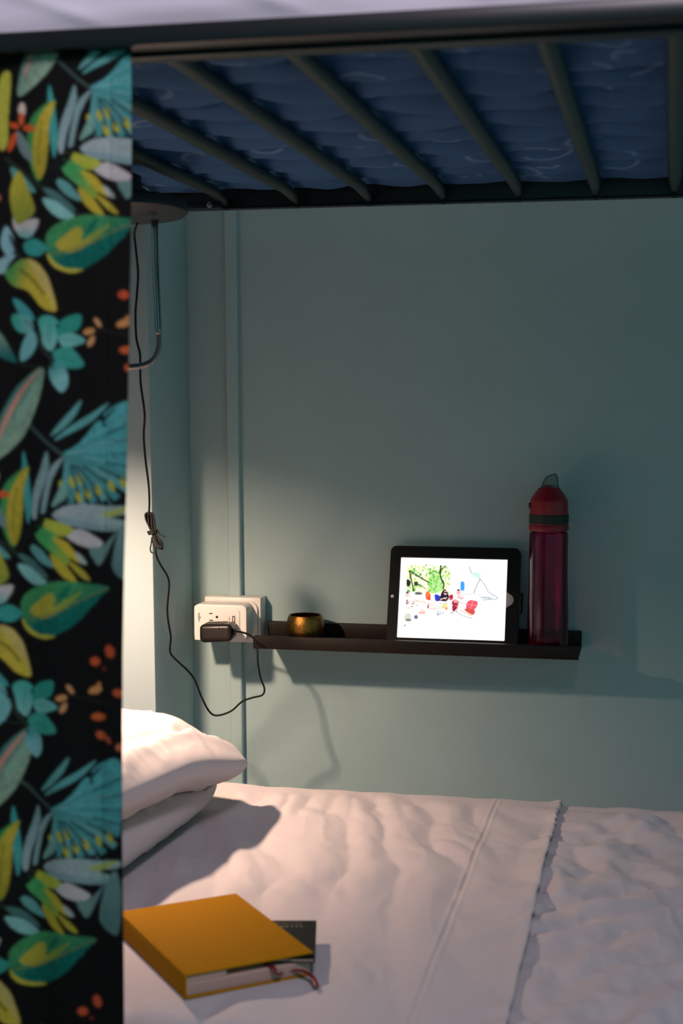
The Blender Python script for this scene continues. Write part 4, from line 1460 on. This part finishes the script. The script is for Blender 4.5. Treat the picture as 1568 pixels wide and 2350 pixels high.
zb0 = ZB + 0.0101
zt0 = ZT - 0.0025
H = L1 / 2
book_box('back_cover', -H, H, -L2 / 2 + 0.001, L2 / 2, zb0, zb0 + 0.0025, M['yellow'], nb, 0.0009)
book_box('front_cover', -H, H, -L2 / 2 + 0.001, L2 / 2, zt0, zt0 + 0.0025, M['yellow'], nb, 0.0009)
book_box('spine', -H, H, -L2 / 2 - 0.0016, -L2 / 2 + 0.0012, zb0, zt0 + 0.0025, M['yellow'], nb, 0.0010)
pz0, pz1 = zb0 + 0.0028, zt0 - 0.0085
pg = book_box('page_block', -H + 0.003, H - 0.003, -L2 / 2 + 0.0015, L2 / 2 - 0.003, pz0, pz1, M['paper'], nb, 0.0006)
pg2 = book_box('page_block', -H + 0.003, H - 0.003, -L2 / 2 + 0.0015, -L2 / 2 + 0.050, pz1 + 0.0002, zt0 - 0.0003, M['paper'], nb, 0.0006)
for k in range(5):
    zz = pz0 + (pz1 - pz0) * (k + 0.6) / 6
    book_box('page_gap', H - 0.0031, H - 0.0028, -L2 / 2 + 0.004, L2 / 2 - 0.005, zz, zz + 0.0005, mat('paper_gap_%d' % k, srgb(150, 120, 112), 0.9), pg)
# ribbon: a strip on the pages at the front edge and the loose tail on the sheet


def bpnt(a, b_, z):
    return ctr * np.array([1, 1, 0]) + e1 * a + e2 * b_ + e3 * z


rib = [bpnt(H - 0.02, L2 * 0.15, pz1 + 0.0012), bpnt(H + 0.001, L2 * 0.17, pz1 + 0.0012), bpnt(H + 0.0045, L2 * 0.19, pz1 - 0.006), at_z(655, 2228, ZB + 0.018), at_z(690, 2228, ZB + 0.020), at_z(715, 2240, ZB + 0.018), at_z(728, 2266, ZB + 0.0135)]
P = catmull(rib, 7)
T = np.gradient(P, axis=0)
side = np.cross(T, [0, 0, 1.0])
side /= np.linalg.norm(side, axis=1)[:, None] + 1e-9
P2 = np.stack([P + side * 0.003, P - side * 0.003], 1)
ro = grid_mesh('ribbon', P2, M['ribbon'], nb)
so = ro.modifiers.new('cloth', 'SOLIDIFY')
so.thickness = 0.0006

pp = thing('passport', 'dark passport booklet with gilt lettering sticking out of the yellow notebook', 'passport', (-0.5, 1.83, ZB))
ppz = pz1 + 0.0006
q1, q2 = at_z(726, 2113, ppz + 0.005), at_z(723, 2199, ppz + 0.005)
f1 = q2 - q1
f1[2] = 0
PLn = np.linalg.norm(f1)
f1 /= PLn
f2 = np.array([f1[1], -f1[0], 0])
if f2[0] > 0:
    f2 = -f2
PW = 0.085


def pass_box(name, a0, a1, b0, b1, z0, z1, m, parent, bevel=0.0):
    bm = bmesh.new()
    bmesh.ops.create_cube(bm, size=1.0)
    for v in bm.verts:
        x, y, z = v.co
        w = q1 * np.array([1, 1, 0]) + f1 * (a0 + (x + 0.5) * (a1 - a0)) + f2 * (b0 + (y + 0.5) * (b1 - b0)) + e3 * (z0 + (z + 0.5) * (z1 - z0))
        v.co = Vector(w)
    if bevel:
        bmesh.ops.bevel(bm, geom=list(bm.edges), offset=bevel, segments=2, profile=0.5, affect='EDGES')
    return bm_obj(name, bm, m, parent, smooth=bool(bevel))


pass_box('front_cover', 0, PLn, 0, PW, ppz + 0.0042, ppz + 0.0050, M['passport'], pp, 0.0003)
pass_box('pages', 0.001, PLn - 0.001, 0.0015, PW, ppz + 0.0010, ppz + 0.0041, M['paper'], pp)
pass_box('back_cover', 0, PLn, 0, PW, ppz, ppz + 0.0008, M['passport'], pp, 0.0003)
for li, (a, hgt, n_, st_) in enumerate(((0.0070, 0.0042, 12, 0.0190), (0.0165, 0.0064, 9, 0.0160))):
    x = st_
    for k in range(n_):
        wdt = hgt * random.uniform(0.45, 0.8)
        sub = pass_box('gilt_letter', a, a + hgt * 0.22, x, x + wdt, ppz + 0.0050, ppz + 0.0051, M['gilt'], pp)
        pass_box('gilt_letter', a + hgt * 0.22, a + hgt, x + wdt * random.uniform(0.0, 0.5), x + wdt * random.uniform(0.55, 1.0), ppz + 0.0050, ppz + 0.0051, M['gilt'], pp)
        x += wdt + hgt * 0.22

# ------------------------------------------------------------------ put every Empty at its thing's base without moving the parts
for o, base_loc in BASES:
    o.location = base_loc
    o.matrix_basis = Matrix.Translation(base_loc)
    for c_ in [c for c in COL.objects if c.parent == o]:
        c_.matrix_parent_inverse = Matrix.Translation(-base_loc)
    del o['_base']
